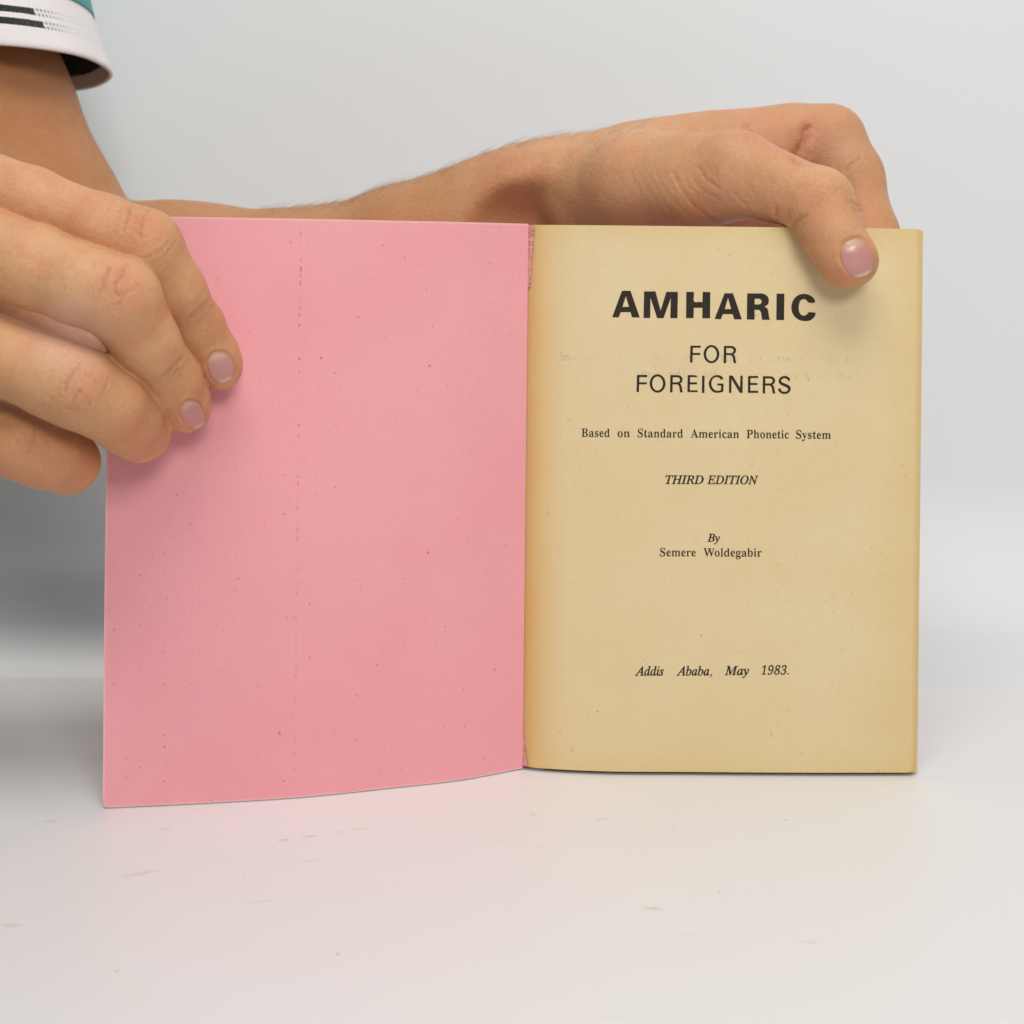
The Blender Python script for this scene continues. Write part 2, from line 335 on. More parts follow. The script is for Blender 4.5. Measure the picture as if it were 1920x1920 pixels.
def sheet(name, prof, z0, z1, nz, thick, mats, parent, wob=0.0, side=1, corner=0.0):
    """a sheet of paper or card standing on the profile, front side, back side and cut edges in one mesh"""
    n = len(prof); tang = np.gradient(prof, axis=0); tang /= np.linalg.norm(tang, axis=1)[:, None]
    nor = np.stack([-tang[:, 1], tang[:, 0]], 1) * side                   # towards the back
    v = []; uv = []
    s = np.r_[0, np.cumsum(np.hypot(*np.diff(prof, axis=0).T))]; s /= s[-1]
    for k, off in enumerate((0.0, thick)):
        for j in range(nz):
            b = j / (nz - 1)
            for i in range(n):
                x, y = prof[i] + nor[i] * off
                z = z0 + (z1 - z0) * b
                if corner:                                                     # softly rounded outer corners
                    dx = (1 - s[i]) * CW; dz = min(b, 1 - b) * (z1 - z0)
                    if dx < corner and dz < corner:
                        q = math.hypot(corner - dx, corner - dz)
                        if q > corner:
                            e = corner / q; z += (1 if b < .5 else -1) * (corner - dz) * (1 - e); x += -tang[i][0] * (corner - dx) * (1 - e)
                y += wob * math.sin(9.0 * b + 2.0 * s[i]) * s[i] * (1 - abs(2 * b - 1) ** 2 * .4)
                v.append((x, y, z)); uv.append((s[i], b))
    f = []; mi = []
    N = n * nz
    def q(a, b, c, d, m): f.append((a, b, c, d)); mi.append(m)
    for j in range(nz - 1):
        for i in range(n - 1):
            a = j * n + i
            q(a, a + 1, a + n + 1, a + n, 0); q(N + a, N + a + n, N + a + n + 1, N + a + 1, 0)
    E = 2 * N                                                                  # the cut edges get vertices of their own
    v += v[:]; uv += uv[:]
    for i in range(n - 1):
        q(E + i, E + N + i, E + N + i + 1, E + i + 1, 1); a = E + (nz - 1) * n + i; q(a, a + 1, N + a + 1, N + a, 1)
    for j in range(nz - 1):
        a = E + j * n; q(a, a + n, N + a + n, N + a, 1); a = E + j * n + n - 1; q(a, N + a, N + a + n, a + n, 1)
    me = mesh(name, np.array(v) - BL, f); ul = me.uv_layers.new(name='UVMap')
    for l in me.loops: ul.data[l.index].uv = uv[l.vertex_index]
    o = link(name, me, mats, parent, smooth=False)
    me.polygons.foreach_set('material_index', mi)
    me.polygons.foreach_set('use_smooth', [m == 0 for m in mi])
    bm = bmesh.new(); bm.from_mesh(me); bmesh.ops.delete(bm, geom=[q_ for q_ in bm.verts if not q_.link_faces], context='VERTS'); bm.to_mesh(me); bm.free()
    return o
CW = 0.11
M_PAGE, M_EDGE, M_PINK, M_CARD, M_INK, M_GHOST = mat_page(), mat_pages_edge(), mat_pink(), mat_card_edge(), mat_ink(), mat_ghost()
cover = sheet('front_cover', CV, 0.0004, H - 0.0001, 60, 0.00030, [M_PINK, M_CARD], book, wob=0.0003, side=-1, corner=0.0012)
cover['label'] = 'plain pink inside of the front cover with rust specks'
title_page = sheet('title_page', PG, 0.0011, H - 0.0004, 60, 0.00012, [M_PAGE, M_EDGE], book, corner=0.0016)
def offset_prof(p, d, dx=0.0):
    q = p.copy(); q[:, 1] += d; q[:, 0] += np.linspace(0, dx, len(q)); return q
# the remaining leaves, a few slightly out of line at the fore edge, then the solid text block
for k, (d, dx) in enumerate(((0.00022, 0.00045), (0.00042, 0.00015), (0.00062, 0.00080), (0.00085, 0.00105))):
    sheet('leaf', offset_prof(PG[6:], d, dx), 0.0011 + 0.00015 * k, H - 0.0006 + 0.0002 * (k % 2), 12, 0.00012, [M_PAGE, M_EDGE], book, corner=0.0016)
blk = offset_prof(PG[8:], 0.00105, 0.0013)
sheet('text_block', blk, 0.0008, H - 0.0009, 12, 0.0060, [M_PAGE, M_EDGE], book)
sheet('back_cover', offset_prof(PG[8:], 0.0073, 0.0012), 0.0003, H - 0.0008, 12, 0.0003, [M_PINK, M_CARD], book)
# spine
sp = np.array([(0.0045, 0.0008), (0.0036, 0.0030), (0.0036, 0.0055), (0.0050, 0.0077), (0.0076, 0.0080)])
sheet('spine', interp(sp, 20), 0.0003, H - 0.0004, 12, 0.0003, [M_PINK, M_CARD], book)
def torn(z0, z1, w, n):
    v = []; f = []
    for i in range(n):
        a = i / (n - 1); z = z0 + (z1 - z0) * a
        ww = w(a) * (1 + random.uniform(-.18, .18)); xl = 0.00415
        for j, (x, lift) in enumerate(((xl, .0003), (xl + ww * .45, .0005), (xl + ww, .00035))):
            v.append((x, page_y(max(x, 0.0046)) - lift - random.uniform(0, .00015), z))
        if i:
            b = 3 * i; f += [(b - 3, b - 2, b + 1, b), (b - 2, b - 1, b + 2, b + 1)]
    return np.array(v), f
v1, f1 = torn(H - 0.0180, H - 0.0008, lambda a: 0.0010 + 0.0010 * a, 46)
v2, f2 = torn(0.0012, 0.0115, lambda a: 0.0016 * (1 - a) ** 0.7 + 0.0001, 26)
M_TORN = mat_torn()
v3, f3 = torn(0.0115, H - 0.0180, lambda a: 0.00022 + 0.00016 * abs(math.sin(a * 37)) * abs(math.sin(a * 11)), 150)
for vt, ft in ((v1, f1), (v2, f2), (v3, f3)):
    th = link('torn_hinge', mesh('torn_hinge', vt - BL, ft), M_TORN, book)
    sol = th.modifiers.new('thick', 'SOLIDIFY'); sol.thickness = 0.00012

# ------------------------------------------------------------------ printing on the title page
# outlines of the small print, 1/1000 em: style > letter > [advance, contour, contour, ...]
GLYPHS = '{"roman":{".":[180,[89,-8,65,1,55,17,52,36,55,56,66,71,89,80,114,71,125,56,128,36,125,17,114,1]],"A":[437,[4,0,4,26,7,27,24,30,50,74,200,466,217,465,376,83,409,33,427,28,430,27,430,0,242,0,242,26,275,32,290,54,280,84,263,126,107,126,84,69,81,58,79,34,79,33,124,24,115,24,115,0],[122,167,247,167,184,321]],"B":[443,[29,0,29,26,43,27,77,48,79,49,84,81,84,369,82,389,48,427,28,430,28,455,220,458,284,453,331,435,363,412,381,385,387,351,376,305,345,272,281,248,358,219,394,183,408,131,404,96,390,66,367,39,334,18,291,1,238,-3],[173,258,188,258,233,259,262,271,283,299,293,345,287,386,268,412,246,423,216,428,200,426,172,407,171,392],[221,30,256,36,282,50,298,67,308,94,311,128,306,163,293,190,275,205,255,215,230,223,197,225,173,225,171,64,173,50,204,32]],"C":[468,[257,-17,213,-10,174,3,138,21,107,45,82,74,62,108,48,145,40,185,37,228,40,271,48,311,62,347,82,381,108,410,139,434,175,455,215,468,259,471,292,469,329,460,369,446,404,438,397,435,412,465,436,465,436,308,413,308,400,346,383,381,356,406,325,422,296,433,265,437,224,429,189,407,159,367,140,306,133,226,140,152,161,95,191,55,231,34,278,30,304,32,329,39,355,50,380,66,403,86,419,105,447,79,422,49,387,20,348,0,304,-13]],"N":[494,[411,-11,113,353,113,79,110,49,106,44,138,27,154,25,154,0,31,0,31,26,51,29,65,44,70,79,70,397,46,424,31,428,31,455,148,455,385,166,385,377,380,411,366,426,344,430,344,455,467,455,467,431,452,429,420,411,425,407,428,376,428,-11]],"P":[418,[28,0,28,25,43,27,76,46,79,48,84,80,84,379,78,408,74,410,42,428,29,430,29,455,214,458,266,457,306,447,334,436,362,417,382,393,395,365,399,332,395,299,383,270,363,245,333,224,293,207,242,200,173,200,173,80,178,48,181,46,214,27,229,25,229,0],[173,236,201,236,242,241,282,266,293,281,302,329,295,376,275,406,249,419,217,425,173,413,171,400]],"S":[390,[43,-11,43,158,69,158,81,115,93,78,113,51,139,35,166,24,197,21,229,26,253,40,271,61,281,89,278,119,259,145,227,164,165,195,130,215,102,236,82,257,69,279,60,304,55,332,57,369,68,402,86,431,112,455,146,468,185,472,230,467,284,454,292,449,300,444,305,444,314,466,339,466,339,319,316,319,305,352,292,384,271,408,245,424,220,435,194,439,165,434,144,422,127,405,119,380,121,355,134,333,186,299,251,269,313,228,331,207,342,185,352,133,350,94,337,59,316,27,283,2,256,-8,225,-14,192,-16,158,-14,124,-5,98,6,85,14,78,13,68,-11]],"W":[611,[179,-11,39,396,15,427,1,430,-2,430,-2,455,168,455,168,430,153,426,140,425,130,410,140,371,216,151,303,374,294,402,279,419,264,424,242,429,242,455,426,455,426,430,399,425,387,403,391,384,467,163,535,371,543,406,540,418,535,425,514,430,514,455,613,455,613,428,610,427,599,418,580,377,452,-11,436,-11,323,311,197,-11]],"a":[344,[255,-7,221,3,207,33,171,5,134,-6,95,-7,66,1,45,16,32,37,28,63,32,88,46,110,66,132,97,156,141,178,205,198,204,241,198,266,185,280,169,287,148,290,119,285,105,264,110,255,118,232,115,217,107,205,94,196,77,192,60,198,49,207,40,219,38,236,42,257,53,275,71,292,94,309,125,322,162,324,205,318,238,304,260,289,275,269,284,243,287,210,284,62,283,47,298,38,314,45,329,20,306,7,280,-2],[144,37,173,43,205,66,205,165,157,146,120,107,113,84,118,51]],"b":[361,[50,-11,50,389,46,419,21,428,21,455,132,455,132,281,159,306,188,320,221,321,254,313,283,297,305,273,322,243,329,219,334,194,335,166,333,134,328,105,319,77,306,53,289,31,269,13,247,-3,221,-13,192,-16,161,-12,130,2,100,24,53,-11],[183,20,209,28,230,50,242,77,249,114,252,160,250,198,244,229,233,252,221,264,184,274,154,271,137,262,131,243,131,68,138,39]],"c":[293,[156,-10,120,-4,88,13,62,38,42,70,34,95,28,121,26,150,28,180,33,209,43,235,57,259,74,280,94,299,118,315,145,322,175,325,218,316,249,297,268,273,274,245,271,230,262,219,252,211,238,206,209,217,199,251,200,261,199,272,193,283,169,291,142,280,120,248,107,187,109,142,118,104,134,74,162,49,204,41,236,52,266,75,289,56,252,17,206,-5]],"d":[370,[140,-13,107,-4,79,12,56,37,40,69,32,93,28,119,26,147,28,179,33,209,41,235,58,270,82,296,112,313,146,321,177,320,204,306,230,282,230,401,224,420,217,423,189,430,189,455,310,455,308,74,309,62,337,38,340,37,340,4,315,6,271,3,236,-5,236,46,205,7,175,-10],[172,34,184,37,198,46,217,55,232,74,230,243,225,262,207,271,174,274,140,265,128,251,119,226,113,193,111,153,112,114,118,82,127,57,138,44]],"e":[301,[154,-10,117,-4,86,13,61,38,42,71,34,97,29,126,27,157,31,186,36,212,41,238,61,271,86,300,118,319,157,324,195,320,225,304,248,280,266,250,271,214,270,173,270,160,110,160,121,95,147,58,200,45,223,53,245,66,262,85,285,64,252,22,206,-4],[110,198,205,198,204,215,196,263,178,287,162,291,132,278,119,256,111,204]],"f":[214,[28,0,28,25,36,27,58,56,59,73,59,271,29,271,29,316,59,316,59,353,62,385,71,411,87,433,110,450,138,464,174,471,212,462,238,444,255,423,260,399,258,382,250,369,238,360,224,357,199,366,190,378,188,391,195,419,197,426,196,423,189,435,180,437,166,434,148,415,143,391,141,316,190,316,190,271,141,271,141,65,146,39,151,35,175,24,186,23,186,0]],"g":[327,[146,-146,105,-144,71,-138,46,-124,22,-99,14,-75,25,-52,76,-27,44,-3,35,23,39,49,49,67,70,87,110,107,59,137,35,171,28,212,32,240,43,265,62,287,88,304,120,318,157,324,196,318,233,307,304,310,304,262,266,262,281,236,286,203,282,177,272,154,255,134,233,117,205,103,172,97,157,97,142,103,128,104,109,81,104,57,105,55,141,49,175,49,259,39,284,27,299,10,306,-11,311,-37,313,-68,301,-96,276,-118,241,-134,198,-143],[157,130,174,135,189,146,201,172,205,211,206,251,193,277,174,286,157,291,140,286,126,275,113,250,109,211,113,172,126,147,141,135],[160,-110,216,-105,247,-89,261,-56,259,-48,252,-41,205,-34,92,-34,78,-51,73,-73,75,-78,98,-98,123,-107]],"h":[381,[31,0,31,27,61,37,62,55,59,400,57,414,33,431,32,431,32,455,141,455,141,268,171,300,206,314,243,316,287,304,316,269,324,211,321,55,320,45,349,24,350,24,350,0,215,0,215,22,206,22,244,40,245,55,241,217,236,252,229,260,203,265,172,264,141,242,138,55,137,46,166,24,167,24,167,0]],"i":[198,[101,363,82,368,68,380,60,395,58,412,60,430,68,445,82,457,101,462,119,457,133,445,141,430,144,412,141,395,133,380,119,368],[31,0,31,27,61,37,62,55,59,252,56,275,32,283,33,310,142,310,139,55,139,39,167,28,167,0]],"k":[359,[30,0,30,27,61,38,62,55,59,398,57,415,35,431,32,431,33,455,141,455,141,149,228,247,234,267,237,277,232,284,208,288,219,287,219,316,332,316,332,284,311,279,279,255,223,201,347,35,363,26,363,26,363,0,224,0,224,22,216,22,237,27,242,37,235,51,160,157,141,140,138,55,138,39,167,28,167,0]],"l":[199,[31,0,31,27,61,37,62,55,59,398,57,414,35,431,33,431,33,455,142,455,139,55,139,39,167,28,167,0]],"m":[554,[31,0,31,27,61,37,62,55,59,254,56,268,33,286,31,286,31,310,138,310,138,264,170,299,203,314,237,316,276,309,301,290,314,263,345,298,380,314,418,316,461,304,489,269,498,211,494,55,493,46,522,24,523,24,523,0,390,0,390,25,391,24,421,47,419,55,416,217,410,253,403,260,378,265,353,258,318,222,315,55,313,47,343,24,343,25,343,0,212,0,212,25,213,24,243,47,241,55,240,218,237,248,226,260,200,265,154,251,140,235,137,55,135,48,164,25,164,25,164,0]],"n":[381,[31,0,31,27,61,37,62,55,59,254,57,268,33,286,32,286,32,310,139,310,139,266,171,300,206,315,243,316,287,304,316,269,324,211,321,55,320,45,349,24,350,24,350,0,215,0,215,22,206,22,244,40,245,55,241,217,236,252,229,260,203,265,174,261,141,234,138,55,137,46,166,24,167,24,167,0]],"o":[336,[169,-16,139,-14,113,-3,91,12,62,39,42,72,33,98,28,125,26,154,28,183,33,211,42,237,62,270,91,297,113,312,139,322,168,324,211,319,246,300,273,271,294,238,303,212,308,184,310,154,308,124,303,96,294,71,273,37,247,9,211,-11],[169,18,189,24,207,40,221,81,226,154,224,207,217,246,205,270,188,287,169,293,147,287,131,270,119,245,112,207,110,154,115,81,130,40,148,24]],"p":[371,[30,-139,30,-114,45,-110,54,-102,59,-64,59,244,54,273,31,283,31,310,135,310,135,262,162,298,193,318,230,322,264,313,292,297,314,271,330,239,337,215,342,188,343,160,342,129,337,101,330,74,313,40,290,13,261,-4,227,-13,195,-11,166,4,141,30,141,-58,142,-77,170,-112,184,-115,184,-139],[196,35,229,44,241,58,251,83,257,115,259,154,258,193,253,224,244,249,233,262,199,272,174,262,141,215,141,60,146,52]],"r":[287,[31,0,31,27,61,37,62,55,59,252,55,276,32,283,33,310,139,310,139,252,164,281,189,298,211,312,233,317,257,313,273,301,278,284,277,266,277,252,273,239,264,228,248,224,227,231,208,252,197,256,178,250,160,243,144,222,142,192,142,55,148,35,154,32,184,25,184,0]],"s":[288,[151,-16,120,-12,85,0,73,7,71,10,58,-9,30,-9,30,105,59,105,69,69,89,41,115,26,141,21,161,23,175,31,186,42,193,59,184,88,157,107,108,132,78,151,58,172,47,195,43,220,47,258,63,292,83,312,110,322,141,325,167,322,200,313,207,312,213,307,212,303,223,319,250,319,250,222,222,222,210,251,192,273,172,286,149,290,132,288,120,281,110,273,104,254,113,230,145,209,190,187,219,169,238,149,248,125,252,95,252,65,244,40,230,16,209,-3,182,-13]],"t":[228,[124,-7,90,-1,71,15,59,37,55,72,55,273,33,273,33,300,89,368,121,424,144,424,144,316,195,316,195,273,138,273,138,81,142,56,145,52,167,47,185,54,201,77,227,63,202,20,165,-3]],"u":[375,[131,-8,93,0,69,20,60,40,54,66,52,97,53,248,50,266,27,285,24,286,24,310,135,310,136,73,143,51,163,41,176,42,204,45,235,69,235,249,232,269,207,286,202,286,202,310,317,310,317,69,321,49,347,40,347,6,321,8,277,5,241,-5,241,46,213,15,189,-2,160,-9]],"v":[306,[148,-10,44,250,23,282,9,285,10,284,10,310,151,310,151,288,156,288,132,283,124,266,124,266,179,123,230,254,237,280,236,282,211,287,211,310,297,310,297,286,292,284,282,275,265,241,166,-10]],"w":[435,[128,-10,20,266,15,273,2,280,2,310,125,310,125,284,114,282,110,277,109,264,114,251,160,128,212,253,205,268,197,280,181,285,181,310,310,310,310,284,298,281,290,266,290,268,292,261,330,142,376,258,383,284,384,282,361,287,361,310,440,310,440,285,418,274,405,261,291,-10,298,-10,223,226,127,-10]],"y":[300,[52,-139,30,-135,12,-122,1,-106,-3,-84,3,-70,10,-58,20,-46,35,-41,59,-50,68,-62,71,-76,71,-81,71,-88,71,-88,85,-92,95,-88,109,-71,124,-42,139,12,42,253,26,276,12,282,-4,288,8,287,8,310,149,310,149,285,132,283,123,265,124,265,128,255,179,120,225,243,230,261,233,283,233,283,210,286,210,310,293,310,293,286,290,285,282,277,256,244,159,-23,134,-99,117,-121,96,-133]]},"italic":{"A":[463,[-102,-10,-95,21,-56,28,-33,42,-9,65,97,190,347,485,385,485,368,59,370,40,377,31,387,26,427,21,423,-10,204,-10,211,23,228,23,249,25,260,32,267,50,271,79,273,148,138,148,127,143,76,82,52,49,47,35,48,29,51,27,96,21,88,-10],[169,193,275,193,281,326]],"B":[439,[-51,-10,-43,23,-27,23,-6,26,7,33,20,51,28,77,111,388,117,420,114,430,110,435,64,444,72,475,257,475,349,463,407,425,426,365,412,312,371,271,322,250,353,234,382,195,391,146,388,114,378,85,361,60,339,39,313,21,283,8,249,-2,212,-8,172,-10],[193,269,236,272,270,282,295,297,312,317,322,340,325,368,316,405,293,425,254,432,230,430,223,425,214,405,202,361,179,271,180,270],[153,31,195,35,229,46,254,65,272,89,282,117,286,151,280,187,262,210,250,218,225,225,194,227,172,226,164,218,124,69,121,55,120,45,122,36,124,34]],"D":[507,[-54,-10,-44,23,-29,23,-4,27,6,32,19,50,28,77,111,388,117,419,114,430,110,435,63,445,72,475,263,475,307,472,347,465,383,452,415,434,442,410,464,382,481,349,491,312,494,272,491,234,483,198,470,163,451,130,429,100,402,72,371,48,336,28,298,12,257,0,213,-8,167,-10],[170,32,205,35,237,42,265,54,290,70,312,89,332,112,348,137,362,164,372,193,380,224,384,255,386,287,382,331,372,366,354,394,329,415,296,428,254,433,230,430,219,419,207,383,127,86,120,49,122,41,128,37,142,34]],"E":[454,[-51,-10,-43,23,-28,23,-3,27,6,32,19,50,28,78,111,388,117,419,114,430,110,435,64,444,72,475,457,475,434,354,394,354,394,366,387,411,379,421,370,426,308,432,252,432,230,430,220,422,210,392,177,270,215,270,257,274,278,283,294,300,310,336,352,336,299,151,259,151,262,187,257,215,245,224,213,227,166,227,126,80,122,59,120,47,122,40,125,37,154,34,199,34,229,35,255,38,278,44,308,57,332,77,354,102,376,138,419,138,363,-10]],"H":[520,[-51,-10,-43,23,-28,23,-2,27,13,40,28,77,111,388,117,419,114,430,110,435,64,444,72,475,288,475,279,441,265,441,241,438,231,433,218,414,208,385,180,282,179,272,180,270,186,269,356,269,362,270,368,280,396,388,401,419,399,430,395,435,348,445,357,475,573,475,563,441,546,441,527,439,514,432,502,414,493,388,410,76,405,57,404,46,406,34,411,30,457,20,449,-10,233,-10,242,23,257,23,283,27,299,40,313,77,350,216,350,219,350,221,349,223,343,224,173,224,167,223,161,214,125,76,121,57,119,46,122,34,126,30,172,20,164,-10]],"I":[245,[-49,-10,-39,23,-25,23,1,27,17,40,31,77,115,388,120,419,118,430,113,435,67,445,76,475,293,475,285,441,267,441,248,439,236,432,223,414,214,388,131,77,125,45,127,34,132,30,177,20,170,-10]],"M":[590,[-55,-10,-45,22,-5,27,11,40,26,77,113,388,119,419,116,430,112,435,65,445,74,475,226,475,270,148,487,475,642,475,632,441,615,441,596,439,584,432,571,414,562,388,479,76,475,57,473,46,475,34,480,30,526,20,518,-10,303,-10,312,19,350,27,367,43,383,87,474,379,229,-10,196,-10,152,319,91,99,82,48,84,35,88,30,135,20,127,-10]],"N":[500,[327,-21,158,332,90,80,84,57,83,44,85,32,89,29,139,21,131,-10,-51,-10,-43,22,-5,27,5,32,19,50,28,77,115,397,117,403,117,407,115,421,107,432,97,439,85,441,64,441,72,475,193,475,349,149,413,384,418,407,420,421,417,432,413,436,363,444,371,475,554,475,545,443,506,437,489,425,474,388,363,-21]],"O":[516,[200,-20,164,-18,130,-11,100,1,73,17,50,38,31,63,17,93,9,126,7,162,9,194,15,226,25,258,38,288,54,318,73,346,95,372,118,396,144,418,171,437,199,454,228,467,258,477,289,483,319,485,355,482,389,475,418,463,445,447,467,425,485,400,499,370,507,337,509,302,496,223,461,145,409,76,347,22,300,-1,252,-15],[201,20,232,25,262,39,290,60,317,88,362,160,393,244,403,331,401,366,394,393,380,418,354,438,320,444,287,439,254,424,233,408,212,389,193,366,174,340,158,312,144,281,120,208,112,137,115,102,123,74,135,51,151,35,173,24]],"R":[451,[-51,-10,-43,23,-27,23,-6,26,7,33,20,51,28,77,111,388,117,420,114,430,110,435,64,444,72,475,282,475,326,472,364,463,395,448,418,426,433,398,438,364,422,303,374,257,307,230,364,91,394,36,406,26,420,24,440,23,430,-10,302,-10,209,218,206,218,175,219,165,220,129,85,121,46,124,33,128,28,155,23,180,23,170,-10],[202,260,243,263,276,274,302,290,319,311,328,335,331,363,322,403,296,425,251,432,232,430,222,422,211,394,175,261,180,261]],"T":[420,[33,-10,39,23,57,23,88,28,107,46,125,94,214,420,215,428,214,430,211,430,195,431,129,422,109,411,98,399,69,341,27,345,61,475,478,475,452,340,411,340,412,361,412,370,408,401,398,418,383,426,345,431,320,430,317,429,312,418,222,89,213,43,216,32,220,29,258,23,283,23,273,-10]],"a":[342,[50,-19,18,-12,-5,5,-17,29,-22,64,-19,103,-10,142,5,181,26,219,51,253,82,283,115,307,149,322,185,327,228,315,228,316,229,319,310,319,245,87,237,45,237,45,230,47,245,56,280,98,309,73,265,19,234,-7,195,-19,161,-7,153,23,185,104,177,71,152,39,127,14,93,-9],[84,44,94,47,108,57,141,95,173,147,196,205,204,257,197,282,183,288,163,282,133,257,116,233,101,205,88,171,73,119,68,74,74,49]],"b":[340,[82,-18,44,-15,13,-4,-13,16,-20,36,-16,54,74,407,77,426,78,435,74,443,60,445,32,445,41,476,92,482,120,489,156,498,176,492,178,480,131,299,130,297,170,319,213,327,259,319,293,295,314,260,321,218,318,189,312,160,300,131,286,104,268,79,247,56,224,35,198,17,171,2,142,-9,112,-16],[95,20,124,26,160,49,180,70,197,96,211,125,223,156,229,184,232,211,228,239,217,259,202,270,187,273,164,267,135,245,121,224,108,196,97,162,69,63,65,39,73,25]],"d":[355,[61,-18,24,-12,-3,8,-19,37,-24,73,-20,110,-8,149,33,225,92,288,138,316,192,327,234,319,234,320,258,419,260,428,260,434,256,442,242,445,215,445,223,476,304,489,345,499,360,483,358,471,357,464,255,77,250,58,249,45,250,41,247,42,265,52,304,98,335,73,271,2,244,-13,216,-19,178,-6,167,27,196,99,189,67,165,36,141,12,106,-10],[91,38,104,42,119,53,154,93,186,149,208,208,217,259,209,285,204,289,199,290,174,284,140,259,122,236,104,207,88,172,76,137,68,105,66,78,68,61,75,46,83,40]],"i":[177,[122,382,86,397,72,428,85,458,122,475,160,459,173,428,160,397],[32,-19,-5,-5,-15,28,-11,56,-3,90,41,245,44,256,45,264,43,271,41,274,0,280,7,307,63,315,94,320,130,328,146,311,145,299,142,292,77,75,73,52,75,43,71,45,85,52,129,103,157,74,111,19,76,-7]],"s":[248,[78,-18,30,-11,6,-5,7,-4,1,-14,-39,-14,-21,117,18,115,24,69,37,39,54,25,72,21,85,23,97,32,107,47,110,68,107,88,93,112,72,139,51,167,32,201,24,238,31,272,51,300,82,320,123,326,168,320,193,313,192,313,198,324,237,324,221,204,183,204,170,258,152,282,129,288,123,287,115,282,108,272,106,261,110,243,127,216,147,189,167,162,186,126,194,89,190,59,178,33,160,11,136,-5,108,-15]],"y":[270,[-45,-164,-81,-153,-93,-125,-82,-99,-49,-87,-27,-93,-12,-97,-3,-92,24,-61,64,-5,30,172,22,213,16,238,-2,270,-11,275,-41,280,-36,307,6,313,30,320,70,329,87,305,99,261,115,181,131,96,161,145,188,192,199,218,202,233,199,245,193,251,176,264,169,288,180,315,213,326,237,322,253,309,264,273,259,238,244,198,221,152,187,95,144,27,97,-42,48,-103,1,-147,-22,-159]],"1":[375,[79,0,88,42,128,42,143,41,174,56,181,78,249,416,186,363,161,351,140,346,127,352,123,365,121,379,122,399,159,414,226,446,294,482,347,482,259,78,256,61,271,46,297,42,337,42,329,0]],"9":[375,[150,-13,113,-10,87,2,71,17,60,33,57,69,66,86,105,105,107,81,115,56,136,44,164,42,196,46,228,66,257,105,283,159,304,227,256,193,226,185,194,185,159,189,131,203,111,223,98,251,94,284,99,324,107,354,118,381,132,406,159,439,193,465,220,477,249,487,281,492,311,487,337,476,361,462,379,443,392,418,401,388,404,352,401,309,394,261,362,158,348,127,332,99,313,73,293,50,269,30,244,14,216,0,184,-10],[234,236,255,242,277,244,314,270,324,331,324,373,318,404,306,423,272,435,236,425,222,414,205,392,192,363,182,327,180,273,195,245]],"8":[375,[181,-13,146,-8,118,1,94,12,69,33,54,60,49,90,52,122,65,160,90,190,113,209,139,227,172,244,151,261,135,279,124,299,116,329,119,364,128,393,143,421,166,446,198,467,225,478,257,487,295,492,337,485,369,471,392,451,405,427,410,400,407,369,395,334,373,306,297,259,329,238,352,217,367,196,377,163,375,127,363,90,343,58,315,31,277,10,233,-6],[261,273,287,298,304,318,322,340,332,370,331,408,312,434,297,439,280,441,257,439,233,427,214,403,202,372,201,339,211,314],[195,38,225,40,254,54,278,81,293,116,292,148,278,173,261,187,239,202,212,218,162,179,142,153,130,119,129,83,142,55,166,40]],"3":[375,[161,-10,129,-11,103,-5,82,5,57,18,42,35,36,54,37,74,49,94,64,106,81,119,102,124,99,88,111,61,136,48,168,46,209,52,230,60,250,77,267,103,279,139,277,176,258,203,240,217,214,222,183,221,156,221,167,275,197,275,236,274,270,293,293,326,310,367,312,402,302,426,284,437,261,439,241,439,214,424,194,392,179,343,148,348,127,362,116,383,115,401,129,431,160,458,191,474,229,486,276,492,320,486,353,471,378,454,394,432,401,407,398,377,390,350,377,327,358,305,335,285,308,269,278,256,328,236,347,218,361,197,368,171,365,138,354,102,338,73,318,48,293,27,230,1]],",":[180,[9,-87,46,-3,77,78,141,78,144,71,102,-8,53,-87]],".":[180,[87,-9,61,1,55,15,56,36,63,57,75,71,106,81,134,71,141,57,139,36,132,15,119,1]]}}'
G = json.loads(GLYPHS)
CAPS = {st: max(v for c in G[st][ch][1:] for v in c[1::2]) for st, ch in (('roman', 'B'), ('italic', 'D'))}
def on_page(px, py, lift):
    Y = -0.003
    for _ in range(4):
        p = U(px, py, Y); Y = page_y(p[0]) - lift
    return U(px, py, Y)
def ink(name, polys, mat, lift=0.00006):
    """polys: closed outlines in photo pixels of one line of print; holes by even-odd filling"""
    vv = []; ff = []
    for contours in polys:
        cu = bpy.data.curves.new('tmp', 'CURVE'); cu.dimensions = '2D'; cu.fill_mode = 'BOTH'
        for c in contours:
            s = cu.splines.new('POLY'); s.points.add(len(c) - 1)
            for i, (x, y) in enumerate(c): s.points[i].co = (x, -y, 0, 1)
            s.use_cyclic_u = True
        ob = bpy.data.objects.new('tmp', cu); me = ob.to_mesh()
        b = len(vv); vv += [on_page(p.co.x, -p.co.y, lift) for p in me.vertices]
        ff += [tuple(b + i for i in p.vertices) for p in me.polygons]
        ob.to_mesh_clear(); bpy.data.objects.remove(ob); bpy.data.curves.remove(cu)
    o = link(name, mesh(name, np.array(vv) - BL, ff), mat, title_page, smooth=False)
    o.matrix_parent_inverse = Matrix.Identity(4)
    return o
